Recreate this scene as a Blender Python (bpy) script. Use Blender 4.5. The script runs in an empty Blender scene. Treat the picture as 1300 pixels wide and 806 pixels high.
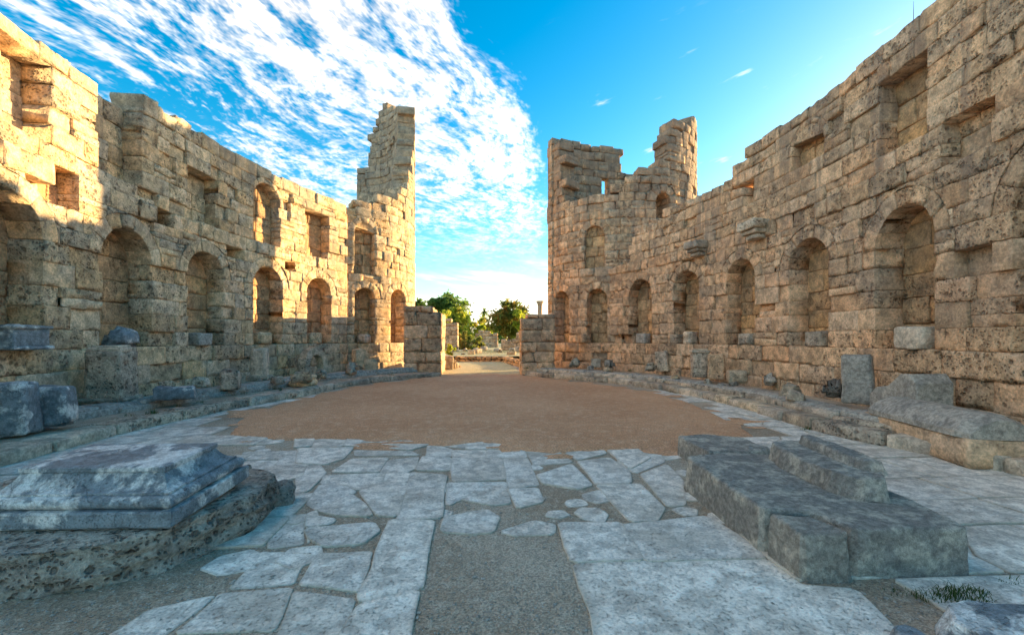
import bpy, math, random
import numpy as np
from mathutils import Vector

random.seed(7)
rng = np.random.default_rng(7)
R_ = math.radians
sc = bpy.context.scene
C = sc.collection

# ------------------------------------------------------------------ camera
EYE, FPX, HY, YAW = 1.62, 560.0, 430.0, R_(4.0)
cam_d = bpy.data.cameras.new('camera')
cam_d.sensor_width = 36.0
cam_d.lens = FPX / 1300.0 * 36.0
cam_d.shift_y = (HY - 403.0) / 1300.0
cam_d.clip_start = 0.05
cam_d.clip_end = 4000.0
cam = bpy.data.objects.new('camera', cam_d)
cam.location = (0, 0, EYE)
cam.rotation_euler = (R_(90), 0, -YAW)
C.objects.link(cam)
sc.camera = cam

# ------------------------------------------------------------------ light
SUN_AZ, SUN_EL = R_(30.0), R_(7.9)          # azimuth from +X towards +Y
S = Vector((math.cos(SUN_AZ)*math.cos(SUN_EL), math.sin(SUN_AZ)*math.cos(SUN_EL), math.sin(SUN_EL)))
sun_d = bpy.data.lights.new('sun', 'SUN')
sun_d.energy = 2.0
sun_d.angle = R_(0.5)
sun_d.color = (1.0, 0.71, 0.34)
sun = bpy.data.objects.new('sun', sun_d)
sun.rotation_euler = S.to_track_quat('Z', 'Y').to_euler()
sun.location = (40, 30, 30)
C.objects.link(sun)

sc.view_settings.view_transform = 'Standard'
sc.view_settings.look = 'None'
sc.view_settings.exposure = 2.92
sc.view_settings.gamma = 1.0
sc.view_settings.use_curve_mapping = False


class NT:
    """tiny node helper"""
    def __init__(s, tree):
        s.t = tree; s.n = tree.nodes; s.l = tree.links
    def new(s, typ, **kw):
        nd = s.n.new(typ)
        for k, v in kw.items(): setattr(nd, k, v)
        return nd
    def put(s, sock, v):
        if isinstance(v, bpy.types.NodeSocket): s.l.new(v, sock)
        elif v is not None: sock.default_value = v
    def math(s, op, a, b=None, c=None, clamp=False):
        nd = s.new('ShaderNodeMath', operation=op); nd.use_clamp = clamp
        s.put(nd.inputs[0], a)
        if b is not None: s.put(nd.inputs[1], b)
        if c is not None: s.put(nd.inputs[2], c)
        return nd.outputs[0]
    def vmath(s, op, a, b=None, scale=None):
        nd = s.new('ShaderNodeVectorMath', operation=op)
        s.put(nd.inputs[0], a)
        if b is not None: s.put(nd.inputs[1], b)
        if scale is not None: s.put(nd.inputs['Scale'], scale)
        return nd.outputs[0]
    def noise(s, vec, scale, detail=4, rough=0.55, dist=0.0):
        nd = s.new('ShaderNodeTexNoise')
        s.put(nd.inputs['Vector'], vec); s.put(nd.inputs['Scale'], scale)
        nd.inputs['Detail'].default_value = detail; nd.inputs['Roughness'].default_value = rough
        nd.inputs['Distortion'].default_value = dist
        return nd.outputs['Fac']
    def voro(s, vec, scale, feature='F1'):
        nd = s.new('ShaderNodeTexVoronoi', feature=feature)
        s.put(nd.inputs['Vector'], vec); s.put(nd.inputs['Scale'], scale)
        return nd.outputs['Distance']
    def sstep(s, v, a, b, lo=0.0, hi=1.0):
        nd = s.new('ShaderNodeMapRange', interpolation_type='SMOOTHSTEP')
        s.put(nd.inputs['Value'], v)
        for k, x in zip(('From Min', 'From Max', 'To Min', 'To Max'), (a, b, lo, hi)): s.put(nd.inputs[k], x)
        return nd.outputs[0]
    def mix(s, f, a, b, blend='MIX'):
        nd = s.new('ShaderNodeMix', data_type='RGBA', blend_type=blend)
        s.put(nd.inputs[0], f)
        for i, x in ((6, a), (7, b)):
            if isinstance(x, tuple) and len(x) == 3: x = x + (1.0,)
            s.put(nd.inputs[i], x)
        return nd.outputs[2]
    def comb(s, x, y, z):
        nd = s.new('ShaderNodeCombineXYZ')
        for i, v in enumerate((x, y, z)): s.put(nd.inputs[i], v)
        return nd.outputs[0]
    def sep(s, v):
        nd = s.new('ShaderNodeSeparateXYZ'); s.put(nd.inputs[0], v); return nd.outputs


# ------------------------------------------------------------------ sky with high rippled clouds
world = bpy.data.worlds.new('World')
sc.world = world
world.use_nodes = True
w = NT(world.node_tree)
for nd in list(w.n): w.n.remove(nd)
sky = w.new('ShaderNodeTexSky', sky_type='NISHITA')
sky.sun_disc = False
sky.sun_elevation = SUN_EL
sky.sun_rotation = R_(90.0) - SUN_AZ
sky.altitude = 0.0
sky.air_density = 1.0
sky.dust_density = 0.6
sky.ozone_density = 1.8
hs = w.new('ShaderNodeHueSaturation')
hs.inputs['Hue'].default_value = 0.492
hs.inputs['Saturation'].default_value = 1.6
hs.inputs['Value'].default_value = 0.53
w.l.new(sky.outputs[0], hs.inputs['Color'])
tc = w.new('ShaderNodeTexCoord')
dx, dy, dz = w.sep(tc.outputs['Generated'])
zc = w.math('MAXIMUM', dz, 0.03)
ca, sa = math.cos(YAW), math.sin(YAW)
xr = w.math('SUBTRACT', w.math('MULTIPLY', dx, ca), w.math('MULTIPLY', dy, sa))
yr = w.math('ADD', w.math('MULTIPLY', dx, sa), w.math('MULTIPLY', dy, ca))
PX = w.math('DIVIDE', xr, zc); PY = w.math('DIVIDE', yr, zc)
PYs = w.math('MAXIMUM', PY, 1.15)
bend = w.math('SUBTRACT', 0.55, w.math('DIVIDE', 0.98, PYs))
wt = w.sstep(PX, -1.6, 0.0)
XB = w.math('SUBTRACT', PX, w.math('MULTIPLY', bend, wt))
flat = w.comb(PX, PY, 0.0)
wob = w.noise(flat, 1.3, 1, 0.5)
XW = w.math('ADD', XB, w.math('MULTIPLY', w.math('SUBTRACT', wob, 0.5), 0.30))
el = w.math('DIVIDE', dz, w.math('MAXIMUM', w.math('SQRT', w.math('ADD', w.math('MULTIPLY', dx, dx), w.math('MULTIPLY', dy, dy))), 0.01))
# large cover: dense veil left of a bent edge, thinner ripples further left, clear to the right
edge = w.sstep(XW, 0.17, -0.10)
veil = w.math('MULTIPLY', edge, w.sstep(XW, -1.7, -0.45, 0.80, 1.0))
rip = w.noise(w.comb(w.math('MULTIPLY', XW, 9.0), w.math('MULTIPLY', PY, 3.6), 0.3), 1.35, 4, 0.62)
cell = w.noise(w.comb(w.math('MULTIPLY', XW, 21.0), w.math('MULTIPLY', PY, 14.0), 2.3), 1.5, 2, 0.6)
big = w.noise(flat, 0.75, 1, 0.5)
body = w.math('ADD', w.math('MULTIPLY', rip, 0.62), w.math('ADD', w.math('MULTIPLY', cell, 0.34), w.math('MULTIPLY', big, 0.32)))
thr = w.math('SUBTRACT', 0.86, w.math('MULTIPLY', veil, 0.30))
dens = w.math('SUBTRACT', body, thr)
high = w.math('MULTIPLY', w.sstep(dens, -0.07, 0.25), w.math('MULTIPLY', edge, w.sstep(el, 0.14, 0.34, 0.10, 1.0)))
# streaky low cloud banks near the horizon
azm = w.math('ARCTAN2', xr, yr)
low_n = w.noise(w.comb(w.math('MULTIPLY', azm, 3.2), w.math('MULTIPLY', w.math('SUBTRACT', el, w.math('MULTIPLY', azm, -0.16)), 24.0), 1.7), 1.0, 4, 0.55)
low_m = w.math('MULTIPLY', w.sstep(el, 0.26, 0.06), w.sstep(el, -0.02, 0.02))
low = w.math('MULTIPLY', w.sstep(low_n, 0.50, 0.68), low_m)
low2 = w.math('MULTIPLY', w.sstep(w.math('SUBTRACT', el, w.math('MULTIPLY', w.math('SUBTRACT', low_n, 0.5), 0.10)), 0.105, 0.07), 0.85)
# a few loose wisps in the clear half
wis = w.noise(w.comb(w.math('MULTIPLY', azm, 7.0), w.math('MULTIPLY', w.math('ADD', el, w.math('MULTIPLY', azm, -0.25)), 26.0), 5.0), 1.0, 4, 0.6)
wisp = w.math('MULTIPLY', w.math('MULTIPLY', w.sstep(wis, 0.62, 0.80), w.sstep(el, 0.75, 0.45)), 0.75)
cl = w.math('MAXIMUM', w.math('MAXIMUM', high, low), w.math('MAXIMUM', wisp, low2), clamp=True)
shade = w.sstep(w.noise(w.comb(w.math('MULTIPLY', XW, 7.0), w.math('MULTIPLY', PY, 4.0), 9.1), 1.0, 2, 0.5), 0.3, 0.7, 0.66, 1.0)
ccol = w.mix(w.sstep(el, 0.05, 0.5), (2.7, 2.4, 2.05), (3.2, 2.8, 2.35))
ccol = w.vmath('SCALE', ccol, scale=shade)
skyc = w.mix(w.math('MULTIPLY', cl, 0.97), hs.outputs[0], ccol)
bg = w.new('ShaderNodeBackground')
w.l.new(skyc, bg.inputs['Color'])
bg.inputs['Strength'].default_value = 0.11
wo = w.new('ShaderNodeOutputWorld')
w.l.new(bg.outputs[0], wo.inputs['Surface'])
try:
    sc.cycles.max_bounces = 4
    sc.cycles.diffuse_bounces = 3
    sc.cycles.use_adaptive_sampling = True
    sc.cycles.adaptive_threshold = 0.01
    sc.cycles.use_denoising = True
    sc.cycles.adaptive_min_samples = 20
except Exception: pass

# ------------------------------------------------------------------ survey helpers (photo pixel -> place)
Fv = np.array([math.sin(YAW), math.cos(YAW)]); Rv = np.array([math.cos(YAW), -math.sin(YAW)])
def ray(x): return Fv + (x - 650.0) / FPX * Rv
def W(x, y, z=0.0):
    t = (EYE - z) * FPX / (y - HY); p = t * ray(x)
    return np.array([p[0], p[1], z])
def WT(x, y, t):
    p = t * ray(x); return np.array([p[0], p[1], EYE + (HY - y) * t / FPX])
def proj(P):
    P = np.atleast_2d(P)
    t = P[:, :2] @ Fv; x = 650 + FPX * (P[:, :2] @ Rv) / np.maximum(t, .05); y = HY - FPX * (P[:, 2] - EYE) / np.maximum(t, .05)
    return x, y, t

# ------------------------------------------------------------------ numeric noise
def _hash(ix, iy, iz):
    h = (ix.astype(np.uint32) * np.uint32(374761393)) ^ (iy.astype(np.uint32) * np.uint32(668265263)) ^ (iz.astype(np.uint32) * np.uint32(2246822519))
    h = (h ^ (h >> np.uint32(13))) * np.uint32(1274126177)
    h = h ^ (h >> np.uint32(16))
    return (h & np.uint32(0xffffff)).astype(np.float64) / float(0xffffff) * 2 - 1
def vnoise(P):
    P = P + 1000.0
    i = np.floor(P); f = P - i; f = f * f * (3 - 2 * f); i = i.astype(np.int64)
    x, y, z = i.T; fx, fy, fz = f.T
    o = 0
    for a in (0, 1):
        for b in (0, 1):
            for c in (0, 1):
                o = o + _hash(x + a, y + b, z + c) * (fx if a else 1 - fx) * (fy if b else 1 - fy) * (fz if c else 1 - fz)
    return o
def fbm(P, n=3):
    o = 0; a = 1.0; k = 1.0
    for q in range(n):
        o = o + a * vnoise(P * k + 17.3 * q); a *= .5; k *= 2.1
    return o

# ------------------------------------------------------------------ object helpers
def put_props(o, label=None, cat=None, group=None, kind=None):
    if label: o['label'] = label
    if cat: o['category'] = cat
    if group: o['group'] = group
    if kind: o['kind'] = kind
    return o
def thing(name, label, cat, loc=(0, 0, 0), group=None):
    o = bpy.data.objects.new(name, None); o.empty_display_size = .2
    o.location = loc; C.objects.link(o)
    return put_props(o, label, cat, group)
def make_mesh(name, V, Q, mat, tone=None, smooth=True):
    me = bpy.data.meshes.new(name)
    me.from_pydata(np.asarray(V, float).tolist(), [], Q.tolist() if isinstance(Q, np.ndarray) else [list(q) for q in Q])
    me.materials.append(mat)
    if smooth: me.polygons.foreach_set('use_smooth', np.ones(len(me.polygons), dtype=bool))
    if tone is not None:
        at = me.attributes.new('tone', 'FLOAT', 'POINT')
        tn = np.full(len(V), tone, dtype=np.float32) if np.isscalar(tone) else np.asarray(tone, np.float32)
        at.data.foreach_set('value', tn)
    me.update()
    return me
def part(name, V, Q, mat, parent=None, tone=None, smooth=True, origin=None):
    V = np.asarray(V, float)
    c = V.mean(0) if origin is None else np.asarray(origin, float)
    me = make_mesh(name, V - c, Q, mat, tone, smooth)
    o = bpy.data.objects.new(name, me); C.objects.link(o)
    if parent is not None:
        o.parent = parent; pl = np.zeros(3); p = parent
        while p is not None: pl = pl + np.array(p.location); p = p.parent
        o.location = c - pl
    else: o.location = c
    return o
def merge(L):
    Vs, Qs, Ts, n = [], [], [], 0
    for V, Q, t in L:
        Vs.append(V); Qs.extend((Q + n).tolist() if isinstance(Q, np.ndarray) else [[i + n for i in q] for q in Q])
        Ts.append(np.full(len(V), t)); n += len(V)
    return np.concatenate(Vs), Qs, np.concatenate(Ts)

_lat = {}
def lattice(na, nb, nc, skip_back=False):
    k = (na, nb, nc, skip_back)
    if k in _lat: return _lat[k]
    idx = np.arange(na * nb * nc).reshape(na, nb, nc)
    def grid(A, flip):
        q = np.stack([A[:-1, :-1], A[1:, :-1], A[1:, 1:], A[:-1, 1:]], -1).reshape(-1, 4)
        return q[:, ::-1] if flip else q
    qs = [grid(idx[:, :, 0], True), grid(idx[0], True), grid(idx[-1], False), grid(idx[:, 0, :], False), grid(idx[:, -1, :], True)]
    if not skip_back: qs.append(grid(idx[:, :, -1], False))
    q = np.concatenate(qs); u, inv = np.unique(q, return_inverse=True)
    ijk = np.stack(np.unravel_index(u, (na, nb, nc)), -1)
    _lat[k] = (ijk, inv.reshape(-1, 4)); return _lat[k]
def lines(L, step, r, single=False):
    n = 1 if single else max(1, int(round((L - 2 * r) / step)))
    return np.concatenate([[0], np.linspace(r, L - r, n + 1), [L]])
def stone(dims, mapf, r=.03, amp=.02, freq=3.0, step=.1, skip_back=False, chip=1.0, seed=None):
    """closed rounded eroded block; local box [0..A]x[0..B]x[0..C] sent through mapf"""
    A, B, D = dims; r = min(r, .3 * min(A, B, D))
    la, lb, lc = lines(A, step, r), lines(B, step, r), lines(D, step, r, single=skip_back)
    ijk, Q = lattice(len(la), len(lb), len(lc), skip_back)
    p = np.stack([la[ijk[:, 0]], lb[ijk[:, 1]], lc[ijk[:, 2]]], -1)
    Lm = np.array([A, B, D]); q = np.clip(p, r, Lm - r); d = p - q
    ln = np.linalg.norm(d, axis=1, keepdims=True); n = d / np.maximum(ln, 1e-9)
    p = q + n * r
    sd = random.random() * 90 if seed is None else seed
    nz = fbm(p * freq + sd, 3)
    cor = (np.abs(d) > 1e-6).sum(1) - 1                     # 0 face, 1 edge, 2 corner
    ch = np.minimum(0, fbm(p * freq * .6 + sd + 31, 2) - .05) * cor * chip
    p = p + n * (amp * nz + amp * 2.2 * ch)[:, None]
    V = mapf(p)
    e1 = V[Q[:, 1]] - V[Q[:, 0]]; e2 = V[Q[:, 3]] - V[Q[:, 0]]
    nn = np.cross(e1, e2); cen = V[Q].mean(1) - V.mean(0)
    if (nn * cen).sum() < 0: Q = Q[:, ::-1]
    return V, Q
def box_map(loc, rz=0.0, dims=(1, 1, 1), tilt=(0, 0), taper=0.0):
    """box centred on loc in plan, standing on loc.z ; local order (width, height, depth)"""
    c, s = math.cos(rz), math.sin(rz)
    def f(p):
        x = p[:, 0] - dims[0] / 2; z = p[:, 1]; y = p[:, 2] - dims[2] / 2
        k = 1 - taper * z / dims[1]; x = x * k; y = y * k
        z2 = z + x * tilt[0] + y * tilt[1]
        x = x - z * tilt[0]; y = y - z * tilt[1]
        return np.stack([loc[0] + c * x - s * y, loc[1] + s * x + c * y, loc[2] + z2], -1)
    return f

# ------------------------------------------------------------------ materials
def mat_base(name):
    m = bpy.data.materials.new(name); m.use_nodes = True
    t = NT(m.node_tree); b = t.n['Principled BSDF']
    b.inputs['Roughness'].default_value = .9
    b.inputs['Specular IOR Level'].default_value = .25
    return m, t, b
def coords(t, k=37.0):
    geo = t.new('ShaderNodeNewGeometry')
    at = t.new('ShaderNodeAttribute', attribute_name='tone')
    tone = at.outputs['Fac']
    off = t.comb(t.math('MULTIPLY', tone, k), t.math('MULTIPLY', tone, k * 1.7), t.math('MULTIPLY', tone, k * .6))
    return geo.outputs['Position'], t.vmath('ADD', geo.outputs['Position'], off), tone
def bump(t, b, h, dist=.03, strength=1.0):
    nd = t.new('ShaderNodeBump'); nd.inputs['Distance'].default_value = dist; nd.inputs['Strength'].default_value = strength
    t.put(nd.inputs['Height'], h); t.l.new(nd.outputs[0], b.inputs['Normal'])
def m_limestone(name, cols, stain=.5, pit=1.0, scale=1.0, bdist=.04, streak=0.):
    m, t, b = mat_base(name)
    pos, pv, tone = coords(t)
    r2 = t.math('FRACT', t.math('MULTIPLY', tone, 7.31))
    n1 = t.noise(pv, 1.1 * scale, 3, .6)
    n2 = t.noise(pv, 4.5 * scale, 3, .65)
    c = t.mix(t.sstep(tone, .15, .85), cols[0], cols[1])
    c = t.mix(t.math('MULTIPLY', t.sstep(r2, .55, .95), .8), c, cols[2])
    c = t.mix(t.math('MULTIPLY', t.sstep(n1, .42, .68), .65), c, cols[3])
    c = t.mix(t.sstep(n2, .34, .66), t.vmath('SCALE', c, scale=.72), t.vmath('SCALE', c, scale=1.30))
    # rain-black crust in drifting patches
    st = t.math('MULTIPLY', t.sstep(t.noise(pos, .55, 3, .68), .50, .66), stain)
    c = t.mix(st, c, cols[4])
    c = t.vmath('SCALE', c, scale=t.sstep(t.math('FRACT', t.math('MULTIPLY', tone, 29.3)), 0.0, 1.0, .80, 1.16))
    jit = t.math('MULTIPLY', t.math('SUBTRACT', n2, .5), .55)
    r3 = t.math('FRACT', t.math('MULTIPLY', tone, 13.7)); r4 = t.math('SUBTRACT', r3, .5)
    pm = t.sstep(t.math('ADD', n1, t.math('MULTIPLY', r4, .42)), .42, .58)
    p1 = t.math('MULTIPLY', t.sstep(t.math('ADD', t.voro(pv, 7.5 * scale), jit), .33, .13), pm)
    p2 = t.math('MULTIPLY', t.sstep(t.math('ADD', t.voro(pv, 19 * scale), jit), .36, .12), t.sstep(t.math('SUBTRACT', n2, t.math('MULTIPLY', r4, .5)), .60, .40))
    pits = t.math('MAXIMUM', p1, t.math('MULTIPLY', p2, .8))
    fine = t.noise(pv, 24 * scale, 4, .7)
    c = t.mix(t.math('MULTIPLY', pits, .72 * pit), c, t.vmath('SCALE', c, scale=.34))
    c = t.mix(t.sstep(fine, .35, .65), t.vmath('SCALE', c, scale=.80), t.vmath('SCALE', c, scale=1.24))
    if streak > 0:
        sx = t.noise(t.vmath('MULTIPLY', pos, (1.6, 1.6, .16)), 1.0, 4, .65)
        hz = t.sep(pos)[2]
        sk = t.math('MULTIPLY', t.sstep(t.math('ADD', sx, t.math('MULTIPLY', t.math('SUBTRACT', hz, 5.2), .035)), .53, .68), streak)
        c = t.mix(sk, c, cols[4])
    t.put(b.inputs['Base Color'], c)
    h = t.math('ADD', t.math('MULTIPLY', n2, .8), t.math('ADD', t.math('MULTIPLY', pits, -.8 * pit), t.math('MULTIPLY', fine, .55)))
    bump(t, b, h, bdist)
    return m
LIME = m_limestone('weathered_limestone', [(.67, .465, .265), (.61, .445, .28), (.67, .40, .19), (.50, .395, .29), (.28, .235, .19)], .4, streak=.5)
LIME_B = m_limestone('brown_limestone', [(.67, .42, .24), (.60, .40, .245), (.68, .385, .205), (.49, .345, .235), (.26, .19, .145)], .4, streak=.6)
LIME_N = m_limestone('niche_limestone', [(.62, .36, .18), (.55, .335, .175), (.66, .36, .15), (.46, .29, .165), (.27, .185, .12)], .35, .8)
LIME_G = m_limestone('grey_limestone', [(.56, .44, .32), (.51, .415, .31), (.60, .44, .28), (.44, .355, .28), (.23, .19, .155)], .6)
CORE = m_limestone('rubble_core', [(.22, .17, .12)] * 5, .0)

def m_marble(name, cols, dark, patch=.5, scale=1.0, rough=.7, bdist=.012, pe=(.46, .60), vein_k=.4, dust=0.):
    m, t, b = mat_base(name)
    pos, pv, tone = coords(t)
    n1 = t.noise(pv, 1.6 * scale, 6, .62, .3); n2 = t.noise(pv, 7 * scale, 6, .7); n3 = t.noise(pv, 45 * scale, 4, .65)
    c = t.mix(tone, cols[0], cols[1])
    c = t.mix(t.math('MULTIPLY', t.sstep(n1, *pe), patch), c, dark)
    c = t.mix(t.sstep(n2, .36, .64), t.vmath('SCALE', c, scale=.66), t.vmath('SCALE', c, scale=1.18))
    c = t.mix(t.sstep(n3, .35, .65), t.vmath('SCALE', c, scale=.84), t.vmath('SCALE', c, scale=1.13))
    sp = t.sstep(n3, .40, .33)
    c = t.mix(t.math('MULTIPLY', sp, .32), c, t.vmath('SCALE', c, scale=.45))
    vein = t.math('ABSOLUTE', t.math('SUBTRACT', t.noise(pv, 1.3 * scale, 5, .6, .9), .5))
    vn = t.math('MULTIPLY', t.sstep(vein, .006, .0), vein_k)
    c = t.mix(vn, c, t.vmath('SCALE', c, scale=.4))
    if dust:
        ea = t.new('ShaderNodeAttribute', attribute_name='edge').outputs['Fac']
        dm = t.math('MULTIPLY', t.sstep(t.math('ADD', ea, t.math('MULTIPLY', t.math('SUBTRACT', n2, .5), 1.5)), .45, 1.0), dust)
        c = t.mix(dm, c, (.44, .37, .28))
        c = t.mix(t.math('MULTIPLY', t.sstep(t.noise(pos, .9, 4, .6), .54, .66), .45), c, (.48, .41, .32))
    t.put(b.inputs['Base Color'], c); b.inputs['Roughness'].default_value = rough
    h = t.math('ADD', t.math('MULTIPLY', n2, 1.0), t.math('SUBTRACT', t.math('MULTIPLY', n3, .35), t.math('ADD', t.math('MULTIPLY', sp, .4), t.math('MULTIPLY', vn, .9))))
    bump(t, b, h, bdist)
    return m
PAVE = m_marble('worn_paving_marble', [(.88, .79, .67), (.76, .70, .61)], (.56, .48, .39), .6, 1.0, .8, .016, vein_k=.12, dust=.55)
MARB = m_marble('blue_grey_marble', [(.19, .225, .245), (.26, .285, .295)], (.78, .75, .70), .85, 1.7, .55, .014, pe=(.50, .585))
MARB_L = m_marble('pale_marble', [(.54, .48, .40), (.46, .42, .36)], (.27, .245, .215), .6, 2.4, .75, .022, vein_k=.1)
SLABD = m_marble('dark_slab_stone', [(.32, .30, .27), (.42, .37, .305)], (.68, .61, .50), .75, 3.0, .85, .04, vein_k=.0)
ROCK = m_limestone('porous_grey_rock', [(.48, .42, .34), (.42, .38, .32), (.54, .41, .27), (.33, .295, .255), (.14, .12, .10)], .6, 1.0, 1.6, .05)

def m_earth(name, c1, c2, c3, scale=1.0, bdist=.02):
    m, t, b = mat_base(name)
    geo = t.new('ShaderNodeNewGeometry'); p = geo.outputs['Position']
    n1 = t.noise(p, .45 * scale, 6, .6); n2 = t.noise(p, 9 * scale, 6, .7); n3 = t.noise(p, 70 * scale, 3, .6)
    v = t.voro(p, 55 * scale)
    c = t.mix(t.sstep(n1, .38, .64), c1, c2)
    c = t.mix(t.math('MULTIPLY', t.sstep(n2, .45, .72), .7), c, c3)
    c = t.mix(t.sstep(n3, .30, .70), t.vmath('SCALE', c, scale=.62), t.vmath('SCALE', c, scale=1.30))
    peb = t.sstep(v, .28, .05)
    c = t.mix(t.math('MULTIPLY', peb, .30), c, t.vmath('SCALE', c, scale=1.55))
    t.put(b.inputs['Base Color'], c); b.inputs['Roughness'].default_value = .95
    h = t.math('ADD', t.math('MULTIPLY', n2, .8), t.math('ADD', t.math('MULTIPLY', n3, .5), t.math('MULTIPLY', peb, .35)))
    bump(t, b, h, bdist)
    return m
EARTH = m_earth('grey_brown_gravelly_earth', (.38, .28, .19), (.52, .425, .32), (.64, .55, .43), 1.0, .03)
BROWN = m_earth('raked_brown_sand', (.58, .30, .155), (.68, .38, .21), (.75, .49, .32), .6, .03)
FIELD = m_earth('dry_dusty_field', (.60, .47, .27), (.48, .42, .20), (.68, .56, .36), .25, .03)

def m_leaf(name, c1, c2, c3):
    m, t, b = mat_base(name)
    pos, pv, tone = coords(t)
    n = t.noise(pos, .5, 3, .5)
    c = t.mix(tone, c1, c2)
    c = t.mix(t.sstep(n, .5, .7), c, c3)
    t.put(b.inputs['Base Color'], c); b.inputs['Roughness'].default_value = .6
    tr = t.new('ShaderNodeBsdfTranslucent'); t.put(tr.inputs['Color'], c)
    mx = t.new('ShaderNodeMixShader'); mx.inputs[0].default_value = .6
    t.l.new(b.outputs[0], mx.inputs[1]); t.l.new(tr.outputs[0], mx.inputs[2])
    t.l.new(mx.outputs[0], t.n['Material Output'].inputs['Surface'])
    return m
LEAF = m_leaf('green_foliage', (.10, .18, .04), (.17, .26, .05), (.24, .29, .05))
LEAF_Y = m_leaf('yellow_green_foliage', (.30, .40, .04), (.46, .48, .05), (.50, .38, .06))
LEAF_O = m_leaf('autumn_foliage', (.13, .20, .04), (.30, .27, .05), (.50, .26, .05))
GRASS = m_leaf('grass_blades', (.06, .11, .03), (.11, .15, .04), (.17, .16, .06))
DRY = m_leaf('dry_grass_blades', (.28, .23, .10), (.20, .19, .08), (.36, .28, .13))
m_, t_, b_ = mat_base('bark')
t_.put(b_.inputs['Base Color'], t_.mix(t_.noise(coords(t_)[0], 6, 5), (.10, .075, .05), (.22, .17, .12)))
BARK = m_
m_, t_, b_ = mat_base('thin_steel_rod')
t_.put(b_.inputs['Base Color'], t_.mix(t_.noise(coords(t_)[0], 20, 3), (.20, .20, .20), (.32, .31, .30))); b_.inputs['Metallic'].default_value = .6; b_.inputs['Roughness'].default_value = .5
STEEL = m_

# ------------------------------------------------------------------ plan curves
class Curve:
    def __init__(s, pts, side=1):
        p = np.asarray(pts, float); s.p = p
        d = np.gradient(p, axis=0); d /= np.linalg.norm(d, axis=1, keepdims=True)
        s.n = np.stack([d[:, 1], -d[:, 0]], -1) * side        # side=1: to the right of travel
        s.s = np.concatenate([[0], np.cumsum(np.linalg.norm(np.diff(p, axis=0), axis=1))]); s.L = s.s[-1]
    def P(s, q, z, o=0.0):
        q = np.asarray(q, float); sl = np.clip(q, 0, s.L); ex = q - sl
        x = np.interp(sl, s.s, s.p[:, 0]); y = np.interp(sl, s.s, s.p[:, 1])
        nx = np.interp(sl, s.s, s.n[:, 0]); ny = np.interp(sl, s.s, s.n[:, 1])
        return np.stack([x + nx * o - ny * ex * 1.0, y + ny * o + nx * ex * 1.0, np.broadcast_to(z, x.shape)], -1)
    def at_px(s, px, near=True):
        """arc length where the photo column px meets the curve (first hit)"""
        r = ray(px); c = s.p[:, 0] * r[1] - s.p[:, 1] * r[0]
        hits = []
        for i in np.nonzero(np.sign(c[:-1]) != np.sign(c[1:]))[0]:
            f = c[i] / (c[i] - c[i + 1]); q = s.s[i] + f * (s.s[i + 1] - s.s[i])
            t = float((s.P(np.array([q]), 0.0)[0, :2]) @ Fv)
            if t > 0: hits.append((t, q))
        if not hits: return None, None
        hits.sort(); h = hits[0] if near else hits[-1]
        return h[1], h[0]

EA, EB, EC = 8.35, 13.6, 11.0
def ellipse(side, th0, th1, n=400):
    th = np.radians(np.linspace(th0, th1, n))
    return np.stack([side * EA * np.cos(th), EC + EB * np.sin(th)], -1)
TR, TCX, TCY = 4.15, 7.77, 24.25
# left court wall travels gate-wards (left -> right in view), right one away from the gate: normals face the court
CW_L = Curve(ellipse(-1, -38, 62), 1)
CW_R = Curve(ellipse(1, 62, -38), 1)
def arc(cx, cy, r, a0, a1, n=300):
    a = np.radians(np.linspace(a0, a1, n)); return np.stack([cx + r * np.cos(a), cy + r * np.sin(a)], -1)
TW_L = Curve(arc(-TCX, TCY, TR, 222, 446), 1)
TRX = 7.58
TW_R = Curve(arc(TRX, TCY, TR, 199, 338), 1)

def top_profile(curve, pts, near=True):
    """[(px, py)] silhouette points -> ztop(s)"""
    L = []
    for px, py, *k in pts:
        q, t = curve.at_px(px, near if not k else k[0])
        if q is not None: L.append((q, EYE + (HY - py) * t / FPX))
    L.sort(); a = np.array(L)
    return lambda s: np.interp(s, a[:, 0], a[:, 1])

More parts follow.
